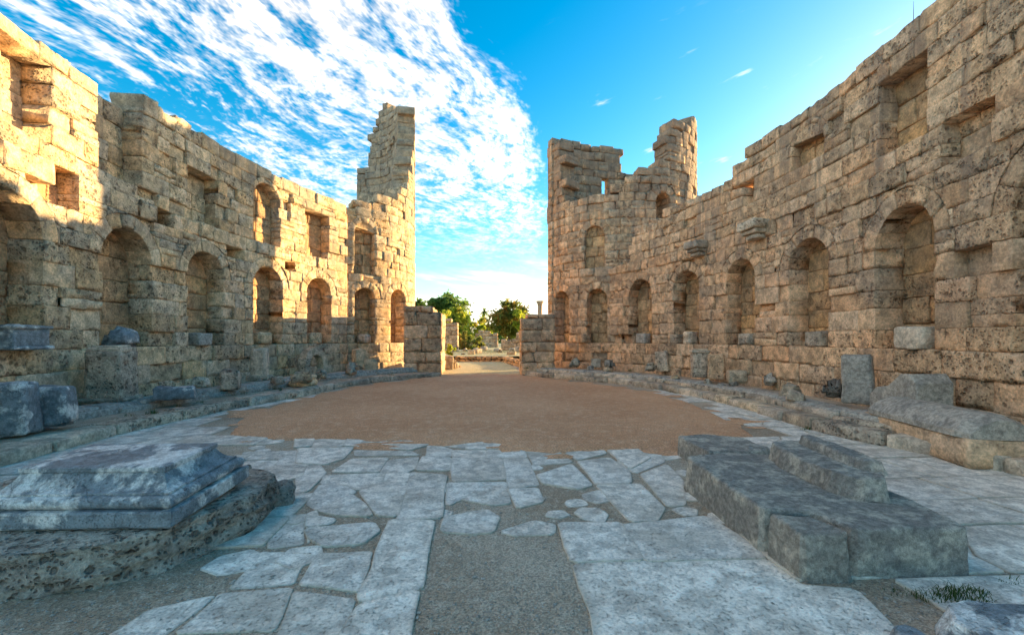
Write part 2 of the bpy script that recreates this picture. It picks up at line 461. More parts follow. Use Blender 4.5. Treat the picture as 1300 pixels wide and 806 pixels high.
# ------------------------------------------------------------------ masonry
def masonry(curve, s0, s1, z0, ztop, niches=(), recesses=(), voids=(), thick=.8, double=False, step=.12,
            plinth=True, mat_i=0, lens=(.36, 1.0), skip=None, amp=.018, courses=None, proud=None, r=(.005, .012), o_in=0.):
    """list of (V, Q, tone, mat_index, weight)"""
    out = []
    def emit(V, Q, mi=0, tone=None, nm='stone_block'):
        out.append((V, Q, random.random() if tone is None else tone, mi, nm))
    smax = max(float(ztop(np.array([q]))[0]) for q in np.linspace(s0, s1, 120))
    zs = list(courses) if courses else []
    if not zs:
        zs = [z0]
    while zs[-1] < smax: zs.append(zs[-1] + random.choice((.40, .44, .48, .5, .54)))
    def snap(z): return min(zs, key=lambda q: abs(q - z))
    rec = [(a, b, snap(c), snap(d), dep, k) for a, b, c, d, dep, k in recesses]
    vds = [(a, b, snap(c), snap(d)) for a, b, c, d in voids]
    nic = [(sc_, hw, snap(zb), snap(zsp), dep, ring, thru) for sc_, hw, zb, zsp, dep, ring, thru in niches]
    GAP = .0035
    for zi in range(len(zs) - 1):
        za, zb = zs[zi], zs[zi + 1]; zm = (za + zb) / 2
        cuts = []
        for a, b, c, d, dep, k in rec:
            if c - .01 <= za and zb <= d + .01: cuts.append((a, b))
        for a, b, c, d in vds:
            if c - .01 <= za and zb <= d + .01: cuts.append((a, b))
        for sc_, hw, nb, ns, dep, ring, thru in nic:
            if nb - .01 <= za and zb <= ns + .01: cuts.append((sc_ - hw, sc_ + hw))
        cuts.sort(); spans = []; q = s0
        for a, b in cuts:
            if a > q: spans.append((q, a))
            q = max(q, b)
        if q < s1: spans.append((q, s1))
        pl = plinth and zm < 1.42
        for a, b in spans:
            x = a
            while x < b - .02:
                ln = random.uniform(*lens) * (1.25 if pl else 1.0)
                if b - x - ln < .3: ln = b - x
                if b - x - ln < 0: ln = b - x
                e = x + ln; zt = float(ztop(np.array([(x + e) / 2]))[0])
                if zm < zt and not (skip and skip((x + e) / 2, zm)):
                    o0 = random.uniform(-.012, .010) + (.05 if pl else 0)
                    if random.random() < .13: o0 -= random.uniform(.03, .10)
                    if proud: o0 += proud((x + e) / 2, zm)
                    hz = zb - za - GAP
                    last = zb + .3 > zt
                    if last: hz *= random.uniform(.72, 1.06)
                    dims = (ln - GAP, hz, thick)
                    arcs = [(sc_, ns, hw + ring - .003) for sc_, hw, nb, ns, dep, ring, thru in nic if abs(sc_ - (x + e) / 2) < hw + ring + ln and za > ns - .02 and za < ns + hw + ring]
                    inside = False
                    for ac, az, ar in arcs:
                        cs = [math.hypot(p - ac, max(0, zq - az)) < ar for p in (x, e) for zq in (za, zb)]
                        if all(cs): inside = True
                    if not inside:
                        tl = random.uniform(-.012, .012) if not last else random.uniform(-.05, .05)
                        if random.random() < .03 and not pl and not double: o0 -= random.uniform(.12, .3)
                        pieces = [(0.0, dims[1])]
                        if random.random() < .14 and not pl and not last:
                            fz = dims[1] * random.uniform(.35, .65); pieces = [(0.0, fz - GAP), (fz, dims[1] - fz)]
                        for zo, hp in pieces:
                            def mp(p, x=x, za=za + zo, o0=o0 + (random.uniform(-.03, .01) if zo else 0), arcs=arcs, tl=tl, ln=ln):
                                s_ = x + GAP / 2 + p[:, 0]; z_ = za + GAP / 2 + p[:, 1] + tl * (p[:, 0] / ln - .5)
                                for ac, az, ar in arcs:
                                    ds, dz_ = s_ - ac, z_ - az
                                    rr = np.hypot(ds, np.maximum(dz_, 0)); m = (rr < ar + .006) & (dz_ > -.02)
                                    k = np.where(m, (ar + .006) / np.maximum(rr, 1e-3), 1.0)
                                    s_ = ac + ds * k; z_ = np.where(m, az + dz_ * k, z_)
                                return curve.P(s_, z_, o_in + o0 - p[:, 2])
                            V, Q = stone((dims[0], hp, dims[2]), mp, random.uniform(*r) * (3.0 if last else 1), amp * random.choice((.25, .4, .6, .9, 1.5)) * (1.6 if last else 1), 5.0, step, not double, chip=1.3)
                            emit(V, Q, mat_i)
                x = e
    for sc_, hw, nb, ns, dep, ring, thru in nic:
        # voussoirs
        nv = 7 if hw > .5 else 5
        for k in range(nv):
            t0 = math.pi * k / nv; t1 = math.pi * (k + 1) / nv; Rm = hw + ring / 2
            A = (t1 - t0) * Rm - GAP; rg = ring
            def mv(p, t0=t0, Rm=Rm, o0=random.uniform(-.015, .008)):
                th = t0 + (p[:, 0] + GAP / 2) / Rm; rad = hw + p[:, 1]
                return curve.P(sc_ - np.cos(th) * rad, ns + np.sin(th) * rad, o0 - p[:, 2])
            V, Q = stone((A, rg, thick), mv, .010, amp * .8, 3.2, min(step, .12), not double)
            if not (skip and skip(sc_, ns + hw * .7)): emit(V, Q, mat_i, nm='voussoir')
        if not thru: rec.append((sc_ - hw, sc_ + hw, nb, ns + hw + .12, dep, 1))
    for a, b, c, d, dep, k in rec:
        if k < 0: continue
        zq = c; row = 0
        while zq < d - .02:
            h = min(random.uniform(.42, .56), d - zq)
            if d - zq - h < .2: h = d - zq
            nsp = 1 if (b - a) < .6 else 2
            cut = [a - .02] + ([a + (b - a) * random.uniform(.35, .65)] if nsp == 2 else []) + [b + .02]
            for x, e in zip(cut[:-1], cut[1:]):
                def mb(p, x=x, zq=zq, o0=random.uniform(-.02, .02)):
                    return curve.P(x + GAP / 2 + p[:, 0], zq + GAP / 2 + p[:, 1], -dep + o0 - p[:, 2])
                V, Q = stone((e - x - GAP, h - GAP, .25), mb, .025, amp, 3.0, step, True)
                emit(V, Q, 2 if k == 1 else mat_i, nm='niche_stone')
            zq += h
    return out

def build_masonry(root, blocks, mats, limit=290, name='stone_block'):
    sc_ = []
    for V, Q, t, mi, nm in blocks:
        x, y, d = proj(V)
        vis = ((x > -5) & (x < 1305) & (y > -5) & (y < 811) & (d > .3)).mean()
        wd = (np.clip(x, 0, 1300).max() - np.clip(x, 0, 1300).min()) * (np.clip(y, 0, 806).max() - np.clip(y, 0, 806).min())
        sc_.append(wd * vis)
    order = np.argsort(sc_)[::-1]; rest = {}
    for rank, i in enumerate(order):
        V, Q, t, mi, nm = blocks[i]
        if rank < limit and sc_[i] > 0: part(nm, V, Q, mats[mi], root, t)
        else: rest.setdefault(mi, []).append((V, Q, t))
    for mi, L in rest.items():
        V, Q, T = merge(L)
        o = part('stone_courses', V, Q, mats[mi], root, T, origin=root.location); o['kind'] = 'stuff'
def core_wall(root, curve, s0, s1, ztop, o0, o1, z0=0.0, drop=.5, zcap=None):
    n = max(8, int((s1 - s0) / .25)); q = np.linspace(s0, s1, n)
    zt = np.maximum(ztop(q) - drop, z0 + .1)
    zt = np.minimum.reduce([zt, np.roll(zt, 1), np.roll(zt, -1)])
    if zcap is not None: zt = np.minimum(zt, zcap)
    V = np.concatenate([curve.P(q, z0, o0), curve.P(q, zt, o0), curve.P(q, zt, o1), curve.P(q, z0, o1)])
    Q = []
    for i in range(n - 1):
        for k in range(3): Q.append([k * n + i, k * n + i + 1, (k + 1) * n + i + 1, (k + 1) * n + i])
    Q += [[0, n, 2 * n, 3 * n], [n - 1, 2 * n - 1, 3 * n - 1, 4 * n - 1]]
    part('rubble_core', V, Q, CORE, root, .4, smooth=False)

COURSES = [.10, .50, .97, 1.42, 1.80, 2.25, 2.64, 3.10, 3.50, 3.84, 4.24, 4.60, 5.02, 5.36, 5.78, 6.12, 6.52, 6.88, 7.24]
def niche_px(curve, L, zsp=3.50, dep=.58, hw_min=.5):
    out = []
    for a, b in L:
        qa, ta = curve.at_px(a); qb, tb = curve.at_px(b)
        out.append(((qa + qb) / 2, max(hw_min, abs(qb - qa) / 2), 1.42, zsp, dep, .33, False))
    return out
def rect_px(curve, L):
    out = []
    for a, b, y0, y1, dep, k in L:
        qa, ta = curve.at_px(a); qb, tb = curve.at_px(b); t = (ta + tb) / 2
        out.append((min(qa, qb), max(qa, qb), EYE + (HY - y1) * t / FPX, EYE + (HY - y0) * t / FPX, dep, k))
    return out

# ================================================================== the setting
def sheet(name, pts, z, mat, kind='structure'):
    V = np.array([[p[0], p[1], z] for p in pts]); o = part(name, V, [list(range(len(V)))], mat, None, None, False)
    put_props(o, kind=kind); return o
n_ = 60
sheet('ground', [(-900, -300), (900, -300), (900, 1500), (-900, 1500)], -.006, EARTH)

# kerb foot lines (from the photograph)
def smooth_line(pts, n=300):
    p = np.array(pts); d = np.concatenate([[0], np.cumsum(np.linalg.norm(np.diff(p, axis=0), axis=1))])
    q = np.linspace(0, d[-1], n); x = np.interp(q, d, p[:, 0]); y = np.interp(q, d, p[:, 1])
    k = np.ones(25) / 25
    for _ in range(2):
        x2 = np.convolve(np.pad(x, 12, mode='reflect', reflect_type='odd'), k, 'valid'); y2 = np.convolve(np.pad(y, 12, mode='reflect', reflect_type='odd'), k, 'valid'); x, y = x2, y2
    return np.stack([x, y], -1)
kl = [(-6.1, 4.2), (-5.95, 6.0)] + [tuple(W(x, y)[:2]) for x, y in ((131, 556), (225, 535), (299, 519), (399, 501), (424, 493), (480, 485), (521, 481), (560, 478))]
kr = [tuple(W(x, y)[:2]) for x, y in ((664, 476), (712, 481), (774, 486), (821, 492), (898, 508), (930, 515), (1003, 537), (1057, 556))] + [(6.2, 6.0), (6.3, 4.2)]
KL = Curve(smooth_line(kl), 1); KR = Curve(smooth_line(kr), 1)

def strip(name, curve, o0, o1, z, mat, kind='structure'):
    n = 120; q = np.linspace(0, curve.L, n)
    f0 = o0(q) if callable(o0) else o0; f1 = o1(q) if callable(o1) else o1
    V = np.concatenate([curve.P(q, z, f0), curve.P(q, z, f1)])
    Q = [[i, i + 1, n + i + 1, n + i] for i in range(n - 1)]
    return put_props(part(name, V, Q, mat, None, .5), kind=kind)
strip('podium_fill', KL, -.35, -4.2, .17, EARTH)
strip('podium_fill', KR, -.3, -3.4, .17, EARTH)

# brown sand oval
dl = [(292, 554), (300, 538), (325, 524), (362, 511), (410, 500), (470, 489), (530, 481), (566, 477), (612, 475), (662, 476), (712, 483), (770, 489), (830, 499), (880, 513), (915, 530), (945, 545), (956, 553)]
near = [(905, 562), (850, 570), (800, 573), (740, 573), (700, 577), (660, 570), (610, 562), (560, 566), (520, 560), (470, 562), (420, 558), (360, 557), (320, 557)]
P = [W(x, y)[:2] for x, y in dl + near]
def rough_poly(P, step=.12, amp=.05, seed=3.0):
    P = np.array(P); out = []
    for i in range(len(P)):
        a, b = P[i], P[(i + 1) % len(P)]; L = np.linalg.norm(b - a); n = max(1, int(L / step))
        d = (b - a) / max(L, 1e-6); nn = np.array([d[1], -d[0]])
        for k in range(n):
            q = a + (b - a) * k / n
            out.append(q)
    out = np.array(out); N3 = np.column_stack([out, np.full(len(out), seed)])
    return out + amp * np.column_stack([fbm(N3 * 1.9, 3), fbm(N3 * 1.9 + 50, 3)])
def inset_poly(P, d):
    a = np.roll(P, 1, 0); b = np.roll(P, -1, 0); t = b - a; t /= np.maximum(np.linalg.norm(t, axis=1, keepdims=True), 1e-9)
    n = np.stack([-t[:, 1], t[:, 0]], -1)
    ar = (P[:, 0] * np.roll(P[:, 1], -1) - np.roll(P[:, 0], -1) * P[:, 1]).sum()
    return P + n * (d if ar > 0 else -d)
sand_poly = rough_poly(P, .08, .13)
rim = [np.column_stack([sand_poly + (sand_poly.mean(0) - sand_poly) * d / np.linalg.norm(sand_poly - sand_poly.mean(0), axis=1, keepdims=True), np.full(len(sand_poly), z)]) for d, z in ((-.05, -.03), (.0, .004), (.10, .020), (.30, .028))]
V = np.concatenate(rim); n = len(sand_poly); Q = [[k * n + i, k * n + (i + 1) % n, (k + 1) * n + (i + 1) % n, (k + 1) * n + i] for k in range(3) for i in range(n)] + [[3 * n + i for i in range(n)]]
VV = [V]; nv = len(V)
for k in range(60):
    i = random.randrange(n); c_ = sand_poly[i] + (sand_poly[i] - sand_poly.mean(0)) * random.uniform(-.01, .05); m = 11; rr = random.uniform(.08, .34)
    a_ = np.linspace(0, 2 * np.pi, m, False); w_ = rr * (1 + .35 * rng.normal(0, 1, m)); e_ = np.column_stack([c_[0] + w_ * np.cos(a_) * 1.5, c_[1] + w_ * np.sin(a_) * .8])
    VV.append(np.column_stack([e_, np.full(m, .0)])); VV.append(np.column_stack([e_ * .6 + c_ * .4, np.full(m, .0145 + .0003 * k / 6)]))
    Q += [[nv + j, nv + (j + 1) % m, nv + m + (j + 1) % m, nv + m + j] for j in range(m)] + [[nv + m + j for j in range(m)]]; nv += 2 * m
V = np.concatenate(VV)
put_props(part('sand_floor', V, Q, BROWN, None, None), kind='structure')
# path leading out through the gate
sheet('path', rough_poly([(-1.75, 19.0), (1.75, 19.0), (1.9, 24), (1.6, 33), (-3.2, 33), (-2.4, 24)], .4, .08), .012, FIELD)
sheet('field', [(-400, 31), (400, 31), (400, 700), (-400, 700)], .002, FIELD)

# ------------------------------------------------------------------ paving slabs
pav = bpy.data.objects.new('pavement', None); C.objects.link(pav); put_props(pav, kind='structure')
def slab(P, h=.03, mat=None, parent=None, amp=.018, step=.09, name='paving_slab', tone=None, zb=-.06, bev=.014, grow=0.):
    P = np.array([p[:2] for p in P], float)
    ar = (P[:, 0] * np.roll(P[:, 1], -1) - np.roll(P[:, 0], -1) * P[:, 1]).sum()
    if ar < 0: P = P[::-1]
    # soften corners
    Q0 = []
    for i in range(len(P)):
        a, b, c = P[i - 1], P[i], P[(i + 1) % len(P)]
        la, lc = np.linalg.norm(a - b), np.linalg.norm(c - b); k = min(.022, .2 * min(la, lc))
        Q0 += [b + (a - b) / max(la, 1e-6) * k, b + (c - b) / max(lc, 1e-6) * k]
    O = rough_poly(Q0, step, amp, random.random() * 90)
    if grow: O = inset_poly(O, -grow)
    I = inset_poly(O, bev); n = len(O)
    tx, ty = random.uniform(-.006, .006), random.uniform(-.006, .006); c = O.mean(0)
    def zz(Pq, h): return h + (Pq[:, 0] - c[0]) * tx + (Pq[:, 1] - c[1]) * ty
    I2 = inset_poly(O, bev * 2.2)
    rings = [np.column_stack([O, np.full(n, zb)]), np.column_stack([O, zz(O, h - bev)]), np.column_stack([I, zz(I, h - bev * .25)]), np.column_stack([I2, zz(I2, h)])]
    cI = I2.mean(0)
    for f in (.14, .34):
        q = I2 + (cI - I2) * f; rings.append(np.column_stack([q, zz(q, h) + .004 * fbm(np.column_stack([q * 3, np.full(n, 2.)]), 2)]))
    V = np.concatenate(rings); Q = []
    for k in range(5):
        for i in range(n): j = (i + 1) % n; Q.append([k * n + i, k * n + j, (k + 1) * n + j, (k + 1) * n + i])
    Q.append([5 * n + i for i in range(n)])
    o = part(name, V, Q, mat or PAVE, parent if parent is not None else pav, random.random() if tone is None else tone, smooth=False)
    at = o.data.attributes.new('edge', 'FLOAT', 'POINT'); at.data.foreach_set('value', np.repeat(np.array([1, 1, .9, .75, .25, 0], np.float32), n))
    return o

Z2 = lambda L: [(380 + x * .3423, 530 + y * .3424) for x, y in L]
Z3 = lambda L: [(780 + x * .4, 530 + y * .4) for x, y in L]
traced = [Z2(q) for q in [
 [(417, 203), (540, 215), (522, 372), (368, 378)],
 [(337, 383), (495, 388), (470, 470), (447, 635), (235, 688), (222, 660), (275, 560), (285, 500)],
 [(232, 694), (440, 642), (408, 806), (385, 960), (90, 960), (165, 806)],
 [(1033, 163), (1150, 150), (1227, 205), (1227, 240), (1104, 246)],
 [(880, 215), (1010, 175), (1085, 250), (1040, 265), (905, 245)],
 [(845, 125), (960, 125), (1012, 165), (870, 176)],
 [(990, 130), (1125, 118), (1135, 132), (1035, 158)],
 [(1132, 112), (1240, 108), (1300, 150), (1227, 190)],
 [(568, 152), (750, 152), (762, 228), (570, 236), (562, 190)],
 [(755, 152), (842, 150), (885, 250), (780, 262), (768, 200)],
 [(548, 242), (765, 240), (778, 315), (720, 322), (600, 300), (548, 325)],
 [(782, 266), (885, 262), (903, 310), (810, 335), (795, 300)],
 [(540, 370), (690, 342), (735, 370), (715, 425), (640, 432), (530, 420)],
 [(745, 425), (870, 385), (945, 400), (940, 432), (800, 438)],
 [(625, 78), (795, 80), (802, 116), (620, 117)],
 [(518, 88), (620, 84), (614, 114), (520, 105)],
 [(572, 121), (688, 121), (692, 149), (575, 150)],
 [(695, 121), (832, 121), (843, 147), (697, 149)],
 [(458, 146), (560, 152), (556, 196), (434, 194)],
 [(120, 202), (195, 155), (325, 152), (295, 202)],
 [(302, 202), (330, 160), (440, 147), (428, 188), (390, 206)],
 [(0, 115), (195, 112), (160, 153), (90, 175), (-10, 168)],
 [(207, 121), (410, 125), (440, 139), (210, 141)],
 [(-10, 72), (60, 68), (40, 106), (-20, 112)],
 [(66, 80), (180, 72), (160, 106), (50, 111)],
 [(185, 70), (256, 65), (215, 106), (168, 106)],
 [(262, 75), (335, 78), (296, 108), (216, 108)],
 [(305, 84), (470, 90), (478, 101), (410, 121), (302, 112)],
 [(95, 215), (318, 206), (308, 240), (215, 270), (170, 250), (80, 245)],
 [(78, 249), (165, 253), (205, 276), (70, 341), (30, 320)],
 [(226, 273), (312, 242), (400, 244), (360, 366), (290, 361), (256, 320)],
 [(76, 346), (197, 285), (240, 322), (264, 366), (150, 362)],
 [(-10, 180), (70, 177), (95, 206), (30, 270), (-10, 285)],
 [(28, 405), (40, 362), (130, 378), (120, 392)],
 [(25, 412), (270, 392), (290, 420), (230, 466), (90, 476), (40, 446)],
 [(320, 208), (410, 206), (395, 240), (315, 238)],
 [(478, 105), (530, 110), (565, 120), (560, 146), (470, 142)],
]]
traced += [
 [(709, 664), (786, 664), (816, 711), (726, 713)],
 [(790, 667), (898, 656), (938, 680), (970, 706), (820, 711)],
 [(728, 716), (972, 709), (1015, 742), (1085, 748), (1128, 792), (1150, 830), (1190, 900), (775, 900), (757, 806), (752, 775), (738, 745)],
 [(758, 616), (811, 614), (843, 645), (833, 660), (801, 661)],
 [(784, 570), (835, 568), (843, 586), (806, 600), (786, 588)],
 [(838, 568), (868, 568), (868, 580), (846, 584)],
 [(815, 602), (846, 590), (866, 610), (868, 640), (848, 642), (826, 616)],
 [(310, 574), (371, 573), (356, 583), (309, 583)], [(373, 572), (380, 572), (400, 589), (345, 590)],
 [(308, 585), (354, 585), (340, 596), (306, 600)],
 [(345, 592), (390, 590), (380, 606), (350, 612), (320, 604)],
]
for q in traced: slab([W(x, y) for x, y in q], random.uniform(.004, .013), amp=.013, bev=.004, grow=.022)
# worn slabs almost level with the earth, lower left
for q in [[(330, 700), (395, 703), (372, 742), (285, 748)], [(398, 704), (470, 700), (455, 752), (376, 744)], [(283, 752), (370, 746), (345, 800), (215, 806)],
          [(374, 747), (454, 756), (434, 820), (350, 803)], [(212, 810), (343, 804), (320, 900), (110, 900)], [(347, 807), (432, 824), (412, 900), (325, 900)],
          [(336, 656), (385, 652), (384, 690), (340, 696)], [(190, 772), (276, 754), (205, 808), (90, 832)], [(386, 652), (400, 648), (404, 668), (390, 690)]]:
    slab([W(x, y) for x, y in q], random.uniform(-.001, .005), amp=.028, bev=.004, grow=.004)

def inside(poly, x, y):
    r = False; n = len(poly)
    for i in range(n):
        x1, y1 = poly[i]; x2, y2 = poly[i - 1]
        if (y1 > y) != (y2 > y) and x < (x2 - x1) * (y - y1) / (y2 - y1) + x1: r = not r
    return r
no_go = [(305, 548), (985, 548), (900, 600), (985, 705), (1130, 790), (1200, 1000), (-300, 1000), (-300, 690), (250, 690), (385, 640), (300, 600)]
sand_l = [tuple(p) for p in sand_poly]
def kerb_u(curve, v):
    i = np.argmin(abs(curve.p[:, 1] - v)); return curve.p[i, 0]
v = 1.2
while v < 13.5:
    dv = random.uniform(.55, .95); u0 = kerb_u(KL, v) - .1; u1 = kerb_u(KR, v) + .1; u = u0 - random.random() * .5
    while u < u1:
        du = random.uniform(.7, 1.5); a = v; b = v + dv
        sk = [random.uniform(-.05, .05) for _ in range(4)]
        cx, cy = u + du / 2, v + dv / 2
        x, y, t = proj(np.array([[cx, cy, 0]])); x, y = x[0], y[0]
        bad = (t[0] < .8) or inside(no_go, x, y) or (inside(sand_l, cx, cy)) or x < -260 or x > 1560
        # leave gaps of bare earth here and there
        if not bad and random.random() < .0: bad = True
        if not bad:
            g = .010
            q4 = [(u + g + sk[0] * .4, a + g), (u + du - g, a + g + sk[1] * .3), (u + du - g + sk[2] * .4, b - g), (u + g, b - g + sk[3] * .3)]
            if random.random() < .42:
                f0, f1 = random.uniform(.25, .75), random.uniform(.25, .75); e = .006
                lo = (q4[0][0] + (q4[1][0] - q4[0][0]) * f0, q4[0][1]); hi = (q4[3][0] + (q4[2][0] - q4[3][0]) * f1, q4[3][1])
                m1 = ((lo[0] * 2 + hi[0]) / 3 + random.uniform(-.08, .08), (lo[1] * 2 + hi[1]) / 3); m2 = ((lo[0] + hi[0] * 2) / 3 + random.uniform(-.08, .08), (lo[1] + hi[1] * 2) / 3)
                hq = random.uniform(.006, .013)
                slab([q4[0], (lo[0] - e, lo[1]), (m1[0] - e, m1[1]), (m2[0] - e, m2[1]), (hi[0] - e, hi[1]), q4[3]], hq, amp=.012, bev=.005)
                slab([(lo[0] + e, lo[1]), q4[1], q4[2], (hi[0] + e, hi[1]), (m2[0] + e, m2[1]), (m1[0] + e, m1[1])], hq + random.uniform(-.006, .004), amp=.012, bev=.005)
            else: slab([(u + g + sk[0] * .4, a + g), (u + du - g, a + g + sk[1] * .3), (u + du - g + sk[2] * .4, b - g), (u + g, b - g + sk[3] * .3)], random.uniform(.004, .013), amp=.013, bev=.004)
        u += du
    v += dv

def poly_hit(c, r, polys):
    for q in polys:
        if inside(q, c[0], c[1]): return True
        for p in q:
            if math.hypot(p[0] - c[0], p[1] - c[1]) < r: return True
        for i in range(len(q)):
            m = ((q[i][0] + q[i - 1][0]) / 2, (q[i][1] + q[i - 1][1]) / 2)
            if math.hypot(m[0] - c[0], m[1] - c[1]) < r: return True
    return False
TP = [[tuple(W(x, y)[:2]) for x, y in q] for q in traced]
strip_px = [(520, 690), (712, 685), (765, 820), (505, 820)]
placed = []
for k in range(2200):
    x, y = random.uniform(300, 985), random.uniform(558, 735)
    if inside(strip_px, x, y) or (y > 700 and x > 430): continue
    c = W(x, y)[:2]; r = random.uniform(.13, .34)
    if x > 860 + (y - 575) * .75 or poly_hit(c, r * .80, TP) or inside(sand_l, c[0], c[1]) or any(math.hypot(c[0] - a, c[1] - b) < (r + q) * .86 for a, b, q in placed): continue
    placed.append((c[0], c[1], r)); m = random.choice((5, 6, 7)); a0_ = random.random() * 6
    slab([(c[0] + r * random.uniform(.75, 1.05) * math.cos(a0_ + i * 6.283 / m), c[1] + r * random.uniform(.75, 1.05) * math.sin(a0_ + i * 6.283 / m)) for i in range(m)], random.uniform(-.001, .004), amp=.03, bev=.004)
    if len(placed) > 70: break

# small loose gravel on the bare earth of the foreground
L = []
ico = np.array([(0, 0, 1), (.9, 0, .2), (.28, .85, .2), (-.72, .53, .2), (-.72, -.53, .2), (.28, -.85, .2), (0, 0, -.6)])
icoq = [[0, 1, 2], [0, 2, 3], [0, 3, 4], [0, 4, 5], [0, 5, 1], [6, 2, 1], [6, 3, 2], [6, 4, 3], [6, 5, 4], [6, 1, 5]]
for k in range(5200):
    x, y = random.uniform(0, 1300), 560 + 250 * random.random() ** .75
    p = W(x, y)
    if inside(sand_l, p[0], p[1]) : continue
    s_ = random.uniform(.003, .009) * (1 + 1.2 * (random.random() < .05))
    V = ico * np.array([s_ * random.uniform(.7, 1.5), s_ * random.uniform(.7, 1.5), s_ * .7])
    a = random.random() * 6.28; V = np.column_stack([V[:, 0] * math.cos(a) - V[:, 1] * math.sin(a), V[:, 0] * math.sin(a) + V[:, 1] * math.cos(a), V[:, 2]])
    L.append((V + np.array([p[0], p[1], -.004]), icoq, random.random()))
V, Q, T = merge(L)
put_props(part('loose_gravel', V, Q, MARB_L, None, T, smooth=False), 'tiny loose gravel scattered over the bare earth and joints', 'gravel', kind='stuff')

# ================================================================== court walls
def lt_top(s): return 7.42 + .0 * s
topL = top_profile(CW_L, [(-400, 10), (0, 22), (30, 28), (46, 28), (52, 40), (100, 80), (180, 127), (250, 170), (320, 205), (330, 214), (380, 236), (430, 258), (446, 248), (470, 236), (505, 240)])
nL = niche_px(CW_L, [(130, 193), (239, 284), (322, 359), (390, 420.5)])
q1, t1 = CW_L.at_px(55); nL.append((q1 - .72, .72, 1.42, 3.5, .58, .33, False))
nL.append((q1 - 3.5, .72, 1.42, 3.5, .58, .33, False))
rL = rect_px(CW_L, [(2, 66, 70, 175, .5, 0), (126, 180, 133, 223, .45, 0), (238, 277, 212, 279, .45, 0), (389, 418, 272, 325, .45, 1),
                    (198, 222, 271, 287, .6, 0), (289, 309, 306, 322, .6, 0), (362, 375, 329, 341, .6, 0), (67, 100, 223, 257, .4, 1)])
def arch_px(curve, a, b, y0, y1, dep, ring=.26):
    qa, ta = curve.at_px(a); qb, tb = curve.at_px(b); t = (ta + tb) / 2; hw = abs(qb - qa) / 2
    return ((qa + qb) / 2, hw, EYE + (HY - y1) * t / FPX, EYE + (HY - y0) * t / FPX - hw, dep, ring, False)
nL.append(arch_px(CW_L, 322, 356, 231, 304, .42, .18))
endL, _ = CW_L.at_px(441)
wl = thing('court_wall', 'tall curved limestone court wall with arched niches, gold sunlit patches, on the left', 'wall', (-8.3, 11, 0), 'curved court walls')
def proudL(s, z):
    return .04 if 4.6 < z < 5.02 and math.sin(s * 2.3) > .1 else 0
bl = masonry(CW_L, 0, endL, 0, topL, nL, rL, step=.075, courses=COURSES[:], proud=proudL)
build_masonry(wl, bl, [LIME, LIME, LIME_N])
core_wall(wl, CW_L, 0, endL, topL, -.95, -1.7)

topR = top_profile(CW_R, [(1700, -400), (1190, 0), (1100, 70), (1027, 130), (953, 188), (948, 206), (941, 212), (936, 228), (900, 240), (870, 256), (812, 284), (801, 290), (799, 332), (760, 345)])
nR = niche_px(CW_R, [(1111, 1186), (1001, 1051), (922, 958), (855, 887), (798, 827)])
qe, te = CW_R.at_px(1186); nR.append((qe + 2.1, .7, 1.42, 3.5, .58, .33, False))
rR = rect_px(CW_R, [(1114, 1177, 85, 190, .4, 1), (943, 957, 225, 262, .35, 0), (1195, 1262, 140, 190, .3, 0), (829, 843, 332, 342, .6, 0)])
nR.append(arch_px(CW_R, 1005, 1046, 152, 215, .26, .15))
endR, _ = CW_R.at_px(772)
wr = thing('court_wall', 'tall curved limestone court wall in full shade on the right, stone consoles jutting from it', 'wall', (8.3, 11, 0), 'curved court walls')
def proudR(s, z):
    return .05 if 4.6 < z < 5.02 and math.sin(s * 1.7 + 1) > -.2 else 0
br = masonry(CW_R, endR, CW_R.L, 0, topR, nR, rR, step=.075, courses=COURSES[:], proud=proudR)
build_masonry(wr, br, [LIME_B, LIME_B, LIME_N])
core_wall(wr, CW_R, endR, CW_R.L, topR, -.95, -1.7)

# ================================================================== round towers
tl = thing('round_tower', 'broken round tower with tall stepped masonry spire, gold in sun, left of gate', 'tower', (-TCX, TCY, 0), 'round gate towers')
ptsL = [(440, 262), (470, 250), (480, 244), (508, 251), (513, 240), (518, 226), (522, 214), (526, 190), (526.8, 178)]
Lp = []
for px, py in ptsL:
    q, t = TW_L.at_px(px)
    if q is not None: Lp.append((q, EYE + (HY - py) * t / FPX))
for px, py in [(526.5, 143), (521, 143), (512, 141), (506, 140), (503, 137), (499, 150), (494, 158), (489, 168), (483, 182), (476, 198), (470, 215), (463, 236), (455, 250)]:
    q, t = TW_L.at_px(px, False)
    if q is not None: Lp.append((q, EYE + (HY - py) * t / FPX))
Lp.sort(); A_ = np.array(Lp)
topTL = lambda s: np.interp(s, A_[:, 0], A_[:, 1])
nTL = niche_px(TW_L, [(450, 476), (496, 514.6)], hw_min=.45)
rTL = []
nTL.append(arch_px(TW_L, 450, 476, 278, 345, .35))
q0, _ = TW_L.at_px(452)
COT = COURSES[:-1] + [7.28 + .40 * k for k in range(24)]
bt = masonry(TW_L, 0, TW_L.L, 0, topTL, nTL, rTL, thick=.95, double=True, step=.13, courses=COT[:], lens=(.42, .95), skip=lambda s, z: s < .35 and z > 6.6)
build_masonry(tl, bt, [LIME, LIME, LIME_N])
core_wall(tl, TW_L, 0.2, TW_L.L, topTL, -.80, -.88, drop=.9)

